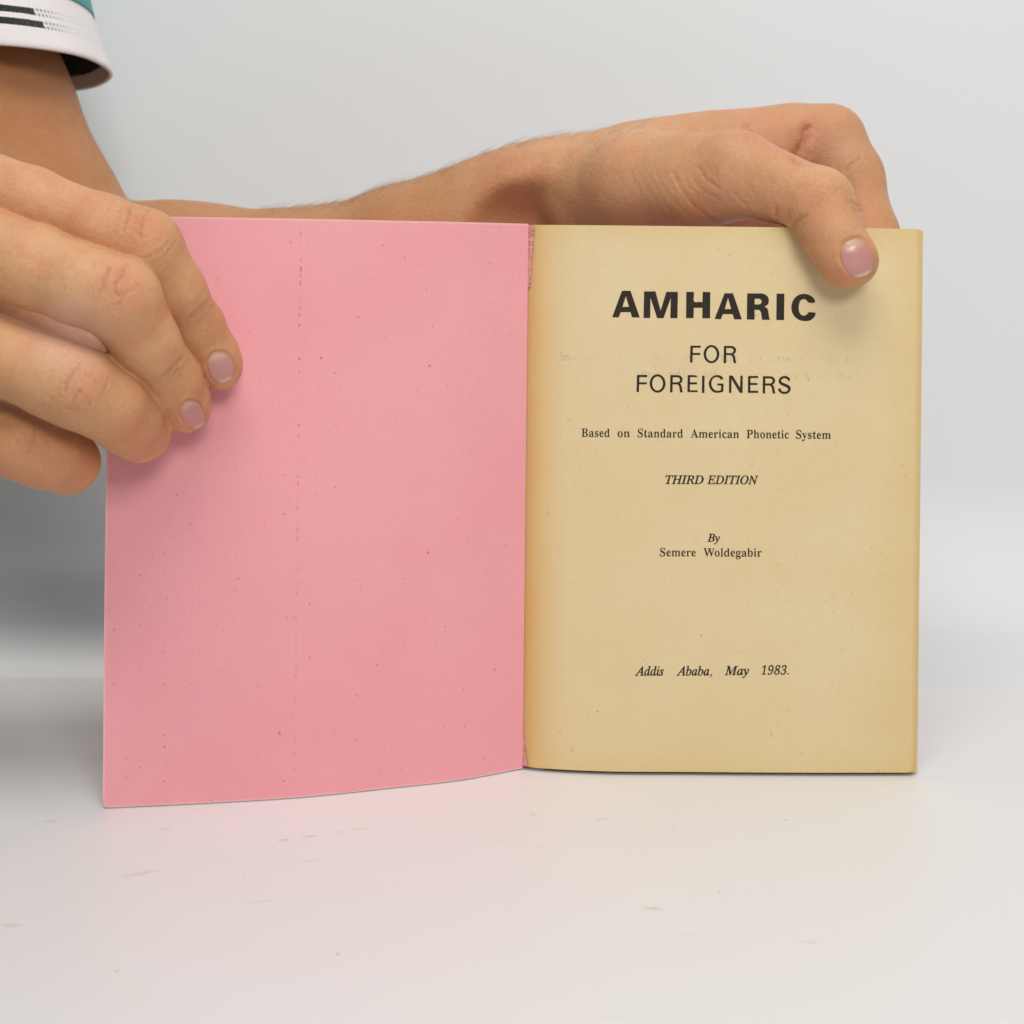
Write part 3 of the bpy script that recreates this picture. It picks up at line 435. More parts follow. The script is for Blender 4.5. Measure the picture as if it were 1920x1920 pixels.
def word(st, text, x0, x1, y0, slope, cap, mirror=False, slant=0.0):
    g = G[st]; pen = 0; out = []; lo = 1e9; hi = -1e9
    for ch in text:
        d = g[ch]
        for c in d[1:]:
            xs = [pen + v for v in c[0::2]]; lo = min(lo, *xs); hi = max(hi, *xs)
        pen += d[0]
    sx = (x1 - x0) / (hi - lo); sy = cap / CAPS[st]; pen = 0
    for ch in text:
        d = g[ch]; cs = []
        for c in d[1:]:
            pts = []
            for i in range(0, len(c), 2):
                x = (pen + c[i] + slant * c[i + 1] - lo) * sx; x = (x1 - x) if mirror else x0 + x
                pts.append((x, y0 + slope * (x - 1340) - c[i + 1] * sy))
            cs.append(pts)
        if cs: out.append(cs)
        pen += d[0]
    return out
def shift(polys, dx, dy): return [[(x + dx, y + dy) for x, y in c] for c in polys]
def ell(cx, cy, rx, ry, n=40): return [(cx + rx * math.cos(2 * math.pi * i / n), cy + ry * math.sin(2 * math.pi * i / n)) for i in range(n)]
def rnd(c, it=2, rad=0.32):                            # soften drawn corners of the round letters
    for _ in range(it):
        o = []
        for i in range(len(c)):
            a, b = c[i], c[(i + 1) % len(c)]
            o += [(a[0] * .75 + b[0] * .25, a[1] * .75 + b[1] * .25), (a[0] * .25 + b[0] * .75, a[1] * .25 + b[1] * .75)]
        c = o
    return c
k1 = 200 / 1920
def z1(c, ox): return [(ox + x * k1, 535 + y * k1) for x, y in c]
A1 = [[(75,575),(195,575),(228,482),(405,482),(435,577),(572,577),(405,98),(250,98)], [(260,388),(378,388),(322,195)]]
Mm = [[(640,587),(650,110),(855,108),(948,455),(1050,118),(1258,118),(1250,590),(1122,590),(1132,225),(1000,590),(885,590),(765,225),(760,587)]]
Hh = [[(1405,590),(1410,118),(1548,118),(1546,225),(1532,246),(1545,262),(1553,300),(1600,305),(1640,297),(1700,303),(1705,118),(1842,122),(1838,593),(1698,593),(1700,403),(1545,403),(1540,580),(1515,590)]]
A2 = [[(0,603),(115,610),(126,575),(128,552),(140,545),(148,518),(325,518),(352,612),(490,612),(330,143),(178,143)], [(182,428),(298,428),(240,225)]]
Rr = [[(580,615),(585,145),(840,145),(905,160),(955,200),(978,260),(970,320),(940,362),(890,385),(940,405),(965,450),(975,540),(992,620),(855,620),(845,560),(835,490),(815,450),(775,440),(718,440),(718,617)], [(720,240),(790,240),(825,250),(845,280),(845,310),(825,335),(790,345),(720,345)]]
Ii = [[(1110,622),(1115,150),(1255,150),(1250,625)]]
Cc = [rnd([(1815,315),(1685,315),(1670,285),(1640,255),(1600,245),(1555,260),(1525,310),(1510,390),(1518,470),(1545,525),(1600,550),(1650,535),(1675,505),(1690,480),(1825,490),(1810,545),(1770,600),(1700,640),(1600,645),(1510,620),(1435,560),(1390,480),(1378,390),(1395,300),(1440,225),(1510,170),(1600,150),(1690,165),(1760,205),(1800,255)], 1)]
ink('printed_title', [[z1(c, 1140) for c in L] for L in (A1, Mm, Hh)] + [[z1(c, 1340) for c in L] for L in (A2, Rr, Ii, Cc)], M_INK)
k2 = 160 / 1920
def z2(L, ox): return [[(ox + x * k2, 640 + y * k2) for x, y in c] for c in L]
R0 = [[(262,490),(268,102),(430,102),(490,115),(530,150),(545,195),(535,245),(510,275),(480,290),(510,315),(525,370),(535,430),(548,490),(490,490),(478,430),(470,370),(450,325),(415,310),(320,310),(317,490)], [(322,150),(425,150),(465,160),(485,190),(483,225),(462,255),(425,265),(322,265)]]
F1 = [[(162,1138),(172,757),(405,757),(403,803),(228,803),(226,922),(395,922),(393,967),(222,967),(217,1138)]]
E1 = [[(1307,1140),(1313,760),(1485,760),(1500,782),(1518,785),(1535,762),(1535,803),(1368,803),(1366,922),(1525,922),(1522,967),(1364,967),(1362,1100),(1480,1104),(1540,1097),(1535,1142)]]
G1 = [(258,850),(235,800),(180,765),(115,757),(40,775),(-30,830),(-68,910),(-72,980),(-45,1065),(10,1125),(80,1158),(150,1155),(210,1145),(255,1130),(262,950),(120,948),(118,992),(205,995),(200,1100),(140,1112),(85,1108),(35,1075),(-5,1015),(-14,955),(-8,890),(25,835),(75,805),(125,803),(170,822),(197,862)]
N1 = [[(382,1158),(385,770),(465,770),(632,1045),(640,772),(692,772),(690,1158),(625,1158),(440,850),(435,1158)]]
E2 = [[(808,1158),(812,780),(1035,780),(1035,825),(868,825),(866,937),(1022,937),(1022,982),(864,982),(862,1075),(866,1112),(1040,1112),(1038,1160)]]
S1 = [rnd([(1765,885),(1745,820),(1690,785),(1630,778),(1560,795),(1510,840),(1497,895),(1515,950),(1570,990),(1650,1020),(1700,1050),(1718,1085),(1695,1120),(1640,1138),(1590,1130),(1555,1100),(1538,1055),(1483,1065),(1505,1130),(1555,1170),(1630,1187),(1710,1170),(1760,1125),(1775,1070),(1755,1010),(1705,975),(1620,942),(1565,915),(1552,885),(1570,850),(1620,828),(1670,835),(1700,855),(1712,888)], 1)]
FOR = [z2(shift([[(162,1138),(172,757),(405,757),(403,803),(228,803),(226,922),(395,922),(393,967),(222,967),(217,1138)]], 1202, -660), 1180),
       z2([ell(1848, 287, 177, 204), ell(1848, 287, 119, 158)], 1180), z2(R0, 1335)]
FGN = [z2(F1, 1180), z2([ell(636, 948, 179, 206), ell(636, 948, 120, 160)], 1180), z2(shift(R0, 655, 658), 1180), z2(E1, 1180),
       z2([[(1632,1160),(1638,775),(1693,775),(1690,1160)]], 1180), z2([G1], 1335), z2(N1, 1335), z2(E2, 1335), z2(shift(R0, 878, 683), 1335), z2(S1, 1335)]
ink('printed_line', FOR, M_INK); ink('printed_line', FGN, M_INK)
L = []
for t_, a, b in (('Based', 1090.6, 1143), ('on', 1158, 1180.6), ('Standard', 1195.6, 1280.3), ('American', 1295.5, 1385.5), ('Phonetic', 1400, 1479.6), ('System', 1492.5, 1557.6)):
    L += word('roman', t_, a, b, 821, 0.0085, 15.6)
ink('printed_line', L, M_INK)
ink('printed_line', word('italic', 'THIRD', 1247.5, 1319.6, 907.5, 0.004, 16) + word('italic', 'EDITION', 1325.8, 1422, 907.5, 0.004, 16), M_INK)
ink('printed_line', word('italic', 'By', 1326, 1350, 1015.6, 0.004, 15), M_INK)
ink('printed_line', word('roman', 'Semere', 1237.4, 1304.8, 1043.4, 0.004, 15.6) + word('roman', 'Woldegabir', 1319.3, 1428.2, 1043.4, 0.004, 15.6), M_INK)
ink('printed_line', word('italic', 'Addis', 1190.2, 1244.6, 1266.6, 0.0, 17.2) + word('italic', 'Ababa,', 1268, 1335.8, 1266.4, 0.0, 17.2) + word('italic', 'May', 1358.4, 1404.7, 1265.6, 0.0, 17.0) + word('italic', '1983.', 1427.6, 1479.2, 1264.8, 0.0, 17.4), M_INK)
# print of the next side showing through, mirrored
def ghost(text, xr, y, total, cap):
    ws = text.split(); n = sum(len(a) for a in ws); gap = 16; unit = (total - gap * (len(ws) - 1)) / n; out = []; x = xr
    for a in ws:
        wd = unit * len(a); out += word('roman', a, x - wd, x, y, 0.008, cap, mirror=True, slant=0.22); x -= wd + gap
    # mirrored words keep their own span: word() mirrors inside [x0, x1] through x1
    return out
ink('show_through_print', ghost('All rights reserved. No part of this book may be reproduced', 1612, 678, 560, 15), M_GHOST, 0.00003)
ink('show_through_print', ghost('without permission', 1612, 709, 205, 15) + ghost('from the publisher', 1345, 709, 200, 15), M_GHOST, 0.00003)
ink('show_through_print', ghost('Copyright', 1450, 1380, 95, 12), M_GHOST, 0.00003)

# ------------------------------------------------------------------ implicit surfaces for the person
def rc(pts):
    """chain of tapered capsules from (px, py, Y, r_px) or from metres ('m', x, y, z, r)"""
    out = []
    for p in pts:
        if p[0] == 'm': out.append((np.array(p[1:4], float), float(p[4])))
        else:
            out.append((U(p[0], p[1], p[2]), p[3] * (p[2] + D) / F))
    return [(out[i][0], out[i + 1][0], out[i][1], out[i + 1][1]) for i in range(len(out) - 1)] if len(out) > 1 else [(out[0][0], out[0][0] + 1e-5, out[0][1], out[0][1])]
def d_rc(P, seg):
    a, b, r1, r2 = seg
    ba = b - a; l2 = float(ba @ ba); rr = r1 - r2; a2 = l2 - rr * rr
    if a2 <= 0: a2 = 1e-12
    il2 = 1.0 / l2
    pa = P - a.astype(np.float32); y = pa @ ba.astype(np.float32); z = y - l2
    q = pa * l2 - ba.astype(np.float32)[None] * y[:, None]; x2 = np.einsum('ij,ij->i', q, q)
    y2 = y * y * l2; z2 = z * z * l2
    k = np.sign(rr) * rr * rr * x2
    d3 = (np.sqrt(np.maximum(x2 * a2 * il2, 0)) + y * rr) * il2 - r1
    d1 = np.sqrt(x2 + z2) * il2 - r2; d2 = np.sqrt(x2 + y2) * il2 - r1
    return np.where(np.sign(z) * a2 * z2 > k, d1, np.where(np.sign(y) * a2 * y2 < k, d2, d3)).astype(np.float32)
def smin(a, b, k):
    h = np.maximum(k - np.abs(a - b), 0) / k
    return np.minimum(a, b) - h * h * h * k / 6
def chain(P, segs, k):
    d = d_rc(P, segs[0])
    for s in segs[1:]: d = smin(d, d_rc(P, s), k)
    return d
OFF = [np.array([(i >> 2) & 1, (i >> 1) & 1, i & 1]) for i in range(8)]
def surface(f, lo, hi, h, B=4):
    """naive surface nets on the blocks near the surface only"""
    lo = np.array(lo, float); hi = np.array(hi, float); nb = np.ceil((hi - lo) / (h * B)).astype(int)
    ctr = (np.stack(np.meshgrid(*[np.arange(n) for n in nb], indexing='ij'), -1).reshape(-1, 3))
    act = []
    for i in range(0, len(ctr), 200000):
        c = ctr[i:i + 200000]; d = f((lo + (c + .5) * B * h).astype(np.float32)); act.append(c[np.abs(d) < B * h * 1.05])
    act = np.concatenate(act)
    loc = np.stack(np.meshgrid(*[np.arange(B + 1)] * 3, indexing='ij'), -1).reshape(-1, 3)
    keys = []; verts = []; sgn = []
    NX = nb * B + 2
    def key(c): return (c[..., 0].astype(np.int64) * NX[1] + c[..., 1]) * NX[2] + c[..., 2]
    for i in range(0, len(act), 3000):
        a = act[i:i + 3000]; g = (a[:, None] * B + loc[None])
        val = f((lo + g.reshape(-1, 3) * h).astype(np.float32)).reshape(-1, B + 1, B + 1, B + 1)
        cor = np.stack([val[:, o[0]:o[0] + B, o[1]:o[1] + B, o[2]:o[2] + B] for o in OFF], -1)     # n,B,B,B,8
        neg = cor < 0; cnt = neg.sum(-1); mixed = (cnt > 0) & (cnt < 8)
        idx = np.argwhere(mixed); cc = cor[mixed]; cell = a[idx[:, 0]] * B + idx[:, 1:]
        acc = np.zeros((len(cc), 3)); num = np.zeros(len(cc))
        for p in range(8):
            for q in range(p + 1, 8):
                if np.abs(OFF[p] - OFF[q]).sum() != 1: continue
                va, vb = cc[:, p], cc[:, q]; m = (va < 0) != (vb < 0)
                t = np.where(m, va / np.where(m, va - vb, 1), 0)
                acc += np.where(m[:, None], OFF[p] + (OFF[q] - OFF[p]) * t[:, None], 0); num += m
        keys.append(key(cell)); verts.append(lo + (cell + acc / num[:, None]) * h)
        sgn.append(np.stack([cc[:, 0] < 0, cc[:, 4] < 0, cc[:, 2] < 0, cc[:, 1] < 0], 1))
    keys = np.concatenate(keys); verts = np.concatenate(verts); sgn = np.concatenate(sgn)
    o = np.argsort(keys); keys = keys[o]; verts = verts[o]; sgn = sgn[o]
    st = np.array([NX[1] * NX[2], NX[2], 1], np.int64)
    def find(k):
        i = np.clip(np.searchsorted(keys, k), 0, len(keys) - 1); return np.where(keys[i] == k, i, -1)
    Q = []
    for ax in range(3):
        b, c = [(1, 2), (2, 0), (0, 1)][ax]
        m = sgn[:, 0] != sgn[:, 1 + ax]; k0 = keys[m]
        q = np.stack([np.nonzero(m)[0], find(k0 - st[b]), find(k0 - st[b] - st[c]), find(k0 - st[c])], 1)
        flip = ~sgn[m, 0]; ok = (q >= 0).all(1); q = np.where(flip[:, None], q[:, ::-1], q)
        Q.append(q[ok])
    Q = np.concatenate(Q)
    for _ in range(2):                                             # settle the vertices on the surface
        Pf = verts.astype(np.float32); e = h * .5; dv = f(Pf); g = np.zeros_like(verts)
        for s in ((1, 1, 1), (1, -1, -1), (-1, 1, -1), (-1, -1, 1)):
            s = np.array(s, np.float32); g += s[None] * f(Pf + s * e)[:, None]
        g /= np.maximum(np.linalg.norm(g, axis=1), 1e-9)[:, None]
        verts = verts - g * np.clip(dv, -h, h)[:, None] * 0.9
    return verts, Q, g                                            # g: outward normals

PXD = lambda px, Y: px * (Y + D) / F
# ---- the arm behind the book and the hand on its top edge
S_upper = rc([('m', -0.280, 0.090, 0.385, 0.046), (-86, 225, .098, 208), (22, 454, .100, 206), (74, 560, .100, 203)])
S_fore = rc([(76, 565, .100, 200), (350, 572, .088, 186), (580, 554, .078, 155), (780, 488, .069, 139), (915, 434, .063, 127), (1000, 400, .059, 124), (1080, 375, .055, 111)])
S_back = rc([(1080, 375, .055, 111), (1190, 338, .050, 100), (1265, 317, .047, 88), (1340, 298, .047, 82), (1420, 288, .047, 74), (1490, 272, .048, 69), (1556, 263, .049, 64)])
S_back2 = [rc([(1080, 395, .064, 104), (1380, 330, .075, 74), (1530, 292, .075, 60)]), rc([(1090, 405, .077, 95), (1360, 350, .098, 70), (1500, 320, .098, 58)])]
S_then = rc([(1110, 378, .046, 88), (1190, 354, .031, 94), (1300, 342, .018, 84), (1378, 328, .009, 78)])
S_hollow = rc([(860, 474, .026, 66), (975, 440, .034, 92), (1062, 422, .035, 88)])
S_palm = rc([(1150, 400, .052, 90), (1300, 372, .060, 86), (1500, 372, .066, 78), (1540, 480, .066, 60)])
S_thumb = rc([(1378, 328, .009, 78), (1455, 349, .002, 61), (1535, 380, -.005, 65)])
S_thumb2 = rc([(1535, 380, -.005, 64), (1558, 436, -.0085, 54), (1588, 484, -.0098, 51), (1601, 491, -.0096, 43)])
S_ind = rc([(1556, 263, .049, 64), (1590, 330, .045, 61), (1627, 445, .037, 56), (1652, 560, .028, 53), (1640, 680, .0215, 46)])
S_fing = [rc([(1530, 292, .075, 60), (1575, 480, .055, 54), (1590, 620, .036, 50), (1580, 730, .0215, 44)]), rc([(1500, 320, .098, 58), (1520, 520, .066, 50), (1535, 650, .040, 46), (1530, 740, .0215, 42)])]
def f_arm(P):
    d = smin(chain(P, S_upper, .02), chain(P, S_fore, .012), .009)
    d = smin(d, chain(P, S_back, .010), .010)
    for s in S_back2: d = smin(d, chain(P, s, .010), .012)
    d = -smin(-d, chain(P, S_hollow, .006), .012)
    d = smin(d, chain(P, S_palm, .010), .012)
    d = smin(d, chain(P, S_then, .008), .015)
    th = smin(chain(P, S_thumb, .006), chain(P, S_thumb2, .0045), .004)
    d = smin(d, th, .007)
    d = smin(d, chain(P, S_ind, .006), .0045)
    for s in S_fing: d = smin(d, chain(P, s, .006), .0045)
    return d
# ---- the hand holding the cover
R_i = rc([(-160, 305, -.050, 72), (60, 378, -.054, 63), (190, 427, -.056, 62), (270, 462, -.056, 70), (326, 546, -.050, 57), (364, 612, -.0425, 53), (398, 665, -.0385, 46), (411, 687, -.0365, 44)])
R_m = rc([(-170, 412, -.060, 80), (60, 500, -.065, 76), (150, 533, -.067, 74), (222, 559, -.067, 75), (272, 640, -.060, 62), (320, 714, -.050, 56), (340, 748, -.0435, 49), (350, 768, -.0400, 44)])
R_r = rc([(-160, 600, -.060, 76), (0, 668, -.064, 72), (100, 708, -.067, 72), (150, 728, -.067, 74), (205, 760, -.063, 66), (238, 786, -.056, 62), (262, 807, -.0440, 60)])
R_p = rc([(-160, 758, -.052, 66), (40, 834, -.058, 63), (90, 853, -.056, 62), (127, 868, -.048, 60)])
R_t = rc([(-170, 470, -.040, 70), (-40, 580, -.022, 60), (110, 640, -.013, 56), (220, 675, -.0110, 52), (290, 700, -.0120, 44)])
R_palm = [rc([(-160, 305, -.050, 72), ('m', -0.235, -0.075, 0.135, 0.024)]), rc([(-170, 412, -.060, 78), ('m', -0.237, -0.076, 0.128, 0.024)]),
          rc([(-160, 600, -.060, 74), ('m', -0.237, -0.075, 0.118, 0.023)]), rc([(-160, 758, -.052, 66), ('m', -0.235, -0.072, 0.110, 0.022)]), rc([(-170, 470, -.040, 70), ('m', -0.225, -0.062, 0.122, 0.022)])]
R_fore = rc([('m', -0.236, -0.075, 0.122, 0.027), ('m', -0.300, -0.105, 0.118, 0.031), ('m', -0.40, -0.165, 0.11, 0.038), ('m', -0.445, -0.19, 0.11, 0.040), ('m', -0.46, -0.205, 0.25, 0.045), ('m', -0.47, -0.19, 0.385, 0.050)])
def f_hand(P):
    di = chain(P, R_i, .0035); dm = chain(P, R_m, .0035); dr = chain(P, R_r, .0035); dp = chain(P, R_p, .0035)
    pal = chain(P, R_palm[0], .01)
    for s in R_palm[1:]: pal = smin(pal, chain(P, s, .01), .016)
    pal = smin(pal, chain(P, R_fore, .012), .014)
    d = None
    for x in (di, dm, dr, dp, chain(P, R_t, .005)):
        x = smin(x, pal, .010); d = x if d is None else smin(d, x, .0012)
    return d
S_torso = [rc([('m', -0.50, y, -0.16, .105), ('m', -0.50, y, 0.30, .10)]) for y in (-.13, -.05, .03)]
S_should = rc([('m', -0.47, -.19, .385, .050), ('m', -0.50, -.05, .42, .055), ('m', -0.280, .090, .385, .046)])
S_neck = rc([('m', -0.505, -.05, .40, .055), ('m', -0.495, -.05, .50, .050)])
def f_core(P):
    d = chain(P, S_torso[0], .02)
    for s in S_torso[1:]: d = smin(d, chain(P, s, .02), .04)
    d = smin(d, chain(P, S_should, .03), .05); d = smin(d, chain(P, S_neck, .02), .04)
    return d
def f_body_core(P):
    return smin(f_core(P) + .006, chain(P, R_fore[3:], .012), .02)

# ---- creases, nails and colour, drawn on the skin in photo pixels, (depth mm, width px, points)
CR = [  # index
 (.34, 3.0, [(246,385),(238,402),(233,420),(231,432)]), (.40, 3.2, [(281,388),(272,402),(265,418),(262,432),(262,446)]), (.22, 2.6, [(252,418),(262,422),(268,428)]), (.22, 2.4, [(262,430),(254,440)]),
 (.16, 2.6, [(318,452),(306,466),(292,476),(272,484)]), (.14, 2.4, [(330,452),(316,470),(305,482)]), (.16, 2.2, [(224,395),(219,412)]), (.14, 2.2, [(205,385),(202,398)]), (.14, 2.2, [(240,392),(246,404),(258,410)]),
 (.18, 2.6, [(391,562),(383,578),(370,590),(355,597)]), (.14, 2.4, [(384,567),(374,578),(360,588),(350,606)]), (.10, 2.2, [(372,590),(362,598),(352,612)]),
 # middle
 (.36, 3.0, [(203,503),(195,520),(191,536),(186,548)]), (.40, 3.2, [(235,494),(231,510),(225,524),(214,536)]), (.30, 2.6, [(214,536),(216,548),(224,556)]), (.22, 2.4, [(248,538),(236,550),(228,562),(224,572)]),
 (.16, 2.2, [(178,490),(174,505)]), (.16, 2.4, [(260,535),(248,548)]), (.14, 2.2, [(190,545),(205,552)]),
 (.30, 2.6, [(342,670),(328,686),(312,700),(302,708)]), (.20, 2.4, [(335,690),(322,702),(310,710)]),
 # ring
 (.36, 3.0, [(151,682),(136,698),(124,718),(122,732)]), (.28, 2.6, [(152,730),(144,742),(138,752)]), (.20, 2.4, [(150,732),(158,742),(170,760)]), (.18, 2.2, [(140,690),(160,696),(178,706)]), (.18, 2.2, [(160,704),(178,716),(196,708)]),
 (.16, 2.2, [(105,680),(98,700)]), (.15, 2.2, [(205,700),(200,724),(185,752)]), (.12, 2.0, [(250,806),(244,822)]), (.14, 2.2, [(118,760),(130,770),(146,766)]),
 # little finger
 (.30, 2.6, [(68,805),(62,826),(54,846)]), (.18, 2.2, [(40,808),(32,832)]), (.16, 2.0, [(70,812),(84,826),(98,838)]),
 # crook of the index on the book, palm skin of the thumb root
 (.95, 4.6, [(1516,236),(1511,252),(1507,268),(1500,284),(1494,298)]), (.93, 15.0, [(1512,248),(1502,275),(1494,296)]), (.10, 3.0, [(1516,240),(1522,256),(1536,268)]), (.10, 3.0, [(1524,236),(1540,246)]), (.26, 3.0, [(1400,235),(1410,250),(1418,262)]), (.2, 2.6, [(1392,236),(1400,252),(1404,262)]),
 (.30, 3.0, [(1612,296),(1596,308),(1586,322)]), (.22, 2.6, [(1600,290),(1590,300)]),
 (.22, 2.8, [(1590,376),(1610,388)]), (.20, 2.4, [(1598,392),(1618,398)]),
 (.15, 3.0, [(1262,322),(1276,352),(1300,384),(1330,408),(1352,416)]), (.09, 2.6, [(1228,318),(1244,350),(1272,386),(1300,412)]), (.06, 2.6, [(1198,324),(1216,356),(1238,390)]), (.18, 2.8, [(1305,310),(1325,336),(1352,356)]),
 (.18, 2.8, [(1375,358),(1390,378),(1402,384)]), (.14, 2.6, [(1300,336),(1318,358),(1346,372)]),
 (.30, 3.4, [(1486,424),(1492,414),(1502,408),(1512,404)]), (.22, 3.0, [(1458,412),(1454,400),(1456,388)]), (.15, 2.8, [(1482,418),(1478,404),(1482,396)]),
 (.22, 2.6, [(1556,352),(1542,372),(1528,386)]), (.16, 2.4, [(1572,352),(1562,366)]), (.14, 2.4, [(1545,345),(1530,358)]),
 (.14, 2.4, [(1590,438),(1594,446)]),
]
for _k in range(26):                                          # fine skin folds over the thumb root and the wrist
    _x = random.uniform(1120, 1420); _y = random.uniform(300, 395); _l = random.uniform(14, 46); _a = random.uniform(.75, 1.15)
    CR.append((.045, 2.2, [(_x, _y), (_x + _l * math.cos(_a) * .6, _y + _l * math.sin(_a) * .6), (_x + _l * math.cos(_a + .1), _y + _l * math.sin(_a + .1))]))
for kx, ky, kr, na_, ad in ((258, 425, 34, 22, 1.9), (216, 535, 36, 22, 1.9), (140, 715, 34, 24, 1.95), (58, 825, 30, 14, 1.9), (366, 584, 22, 12, 2.2), (318, 696, 22, 10, 2.2), (1552, 362, 34, 16, 2.1), (1472, 405, 22, 8, 1.4), (1470, 250, 50, 12, 1.2), (1590, 300, 36, 12, 2.2)):
    for _k in range(na_):
        _x = kx + random.gauss(0, kr * .6); _y = ky + random.gauss(0, kr * .6); _a = ad + random.gauss(0, .5); _l = random.uniform(8, 20); _b = random.gauss(0, .5)
        CR.append((random.uniform(.03, .075), random.uniform(1.6, 2.3), [(_x, _y), (_x + _l * .5 * math.cos(_a), _y + _l * .5 * math.sin(_a)), (_x + _l * .5 * (math.cos(_a) + math.cos(_a + _b)), _y + _l * .5 * (math.sin(_a) + math.sin(_a + _b)))]))
NAILS = [('fingernail', (414, 688), (.36, .93), 26, 31), ('fingernail', (362, 777), (.46, .888), 22.5, 29), ('thumbnail', (1607, 483), (.36, .933), 31, 39)]
FLUSH = [(270, 440, 42, .30), (232, 545, 45, .40), (160, 720, 36, .45), (120, 860, 50, .25), (415, 690, 60, .30), (365, 775, 55, .35), (265, 830, 50, .25), (170, 895, 35, .45), (380, 600, 40, .18), (20, 885, 80, .3),
         (1320, 370, 70, .32), (1450, 380, 60, .25), (1545, 390, 40, .22), (1500, 470, 40, .25), (1520, 250, 40, .50), (1440, 240, 50, .30), (1590, 520, 45, .40), (1600, 480, 45, .25), (60, 210, 160, .25), (980, 385, 90, .2)]
PALE = [(130, 630, 70, .75), (1560, 275, 45, .25), (1360, 410, 60, .30), (1400, 250, 50, .15), (1200, 390, 70, .18)]
def seg_dist(p, pts):
    best = np.full(len(p), 1e9)
    for a, b in zip(pts[:-1], pts[1:]):
        a = np.array(a, float); b = np.array(b, float); ab = b - a
        t = np.clip(((p - a) @ ab) / (ab @ ab), 0, 1); best = np.minimum(best, np.linalg.norm(p - a - t[:, None] * ab, axis=1))
    return best
def nail_e(p, nl):
    _, c, ax, hw, hl = nl; ax = np.array(ax) / np.linalg.norm(ax); q = p - np.array(c, float)
    v = q @ ax / hl; u = (q[:, 0] * ax[1] - q[:, 1] * ax[0]) / hw
    return (np.abs(u) ** 2.3 + np.abs(v) ** 2.3) ** (1 / 2.3), v
def detail(V, N, box):
    """skin relief along creases, nail beds and colour weights; returns moved vertices and attributes"""
    px = to_px(V); q = V - CAM; q = q / np.linalg.norm(q, axis=1)[:, None]; facing = np.clip(-(q * N).sum(1) * 2.2, 0, 1)
    vis = (px[:, 0] > box[0] - 60) & (px[:, 0] < box[2] + 60) & (px[:, 1] > box[1] - 60) & (px[:, 1] < box[3] + 60) & (V[:, 1] < box[4])
    disp = np.zeros(len(V)); cre = np.zeros(len(V)); fl = np.zeros(len(V)); pale = np.zeros(len(V))
    for dep, wd, pts in CR:
        P = np.array(pts, float); m = vis & (px[:, 0] > P[:, 0].min() - 34) & (px[:, 0] < P[:, 0].max() + 34) & (px[:, 1] > P[:, 1].min() - 34) & (px[:, 1] < P[:, 1].max() + 34)
        if not m.any(): continue
        pm = px[m]; d = seg_dist(pm, pts) + .9 * np.sin(pm[:, 0] * .33 + pm[:, 1] * .21) * np.sin(pm[:, 1] * .41 - pm[:, 0] * .17); w_ = facing[m] * (1.32 + .34 * np.sin(pm[:, 0] * .19 + 2 * dep * 40) * np.sin(pm[:, 1] * .23 + 1.0))
        disp[m] += w_ * 1e-3 * dep * (-np.exp(-(d / wd) ** 2) + .38 * (dep < .9) * np.exp(-((d - 2.1 * wd) / (1.3 * wd)) ** 2))
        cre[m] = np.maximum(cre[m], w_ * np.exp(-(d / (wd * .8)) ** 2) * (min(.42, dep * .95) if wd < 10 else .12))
    for nl in NAILS:
        m = vis & (np.linalg.norm(px - np.array(nl[1]), axis=1) < 70)
        if not m.any(): continue
        e, v = nail_e(px[m], nl); w_ = np.clip(facing[m] * 1.5, 0, 1)
        disp[m] += w_ * 1e-3 * (-.55 * np.clip((1.02 - e) / .14, 0, 1) + .26 * np.exp(-((e - 1.16) / .13) ** 2) * np.where(v > .5, .2, 1))
        cre[m] = np.maximum(cre[m], .35 * w_ * np.exp(-((e - 1.03) / .05) ** 2))
    for x, y, r, s in FLUSH:
        fl = np.maximum(fl, np.where(vis, s * np.exp(-((px[:, 0] - x) ** 2 + (px[:, 1] - y) ** 2) / (r * r)), 0))
    for x, y, r, s in PALE:
        pale = np.maximum(pale, np.where(vis, s * np.exp(-((px[:, 0] - x) ** 2 + (px[:, 1] - y) ** 2) / (r * r)), 0))
    return V + N * disp[:, None], cre, fl, pale
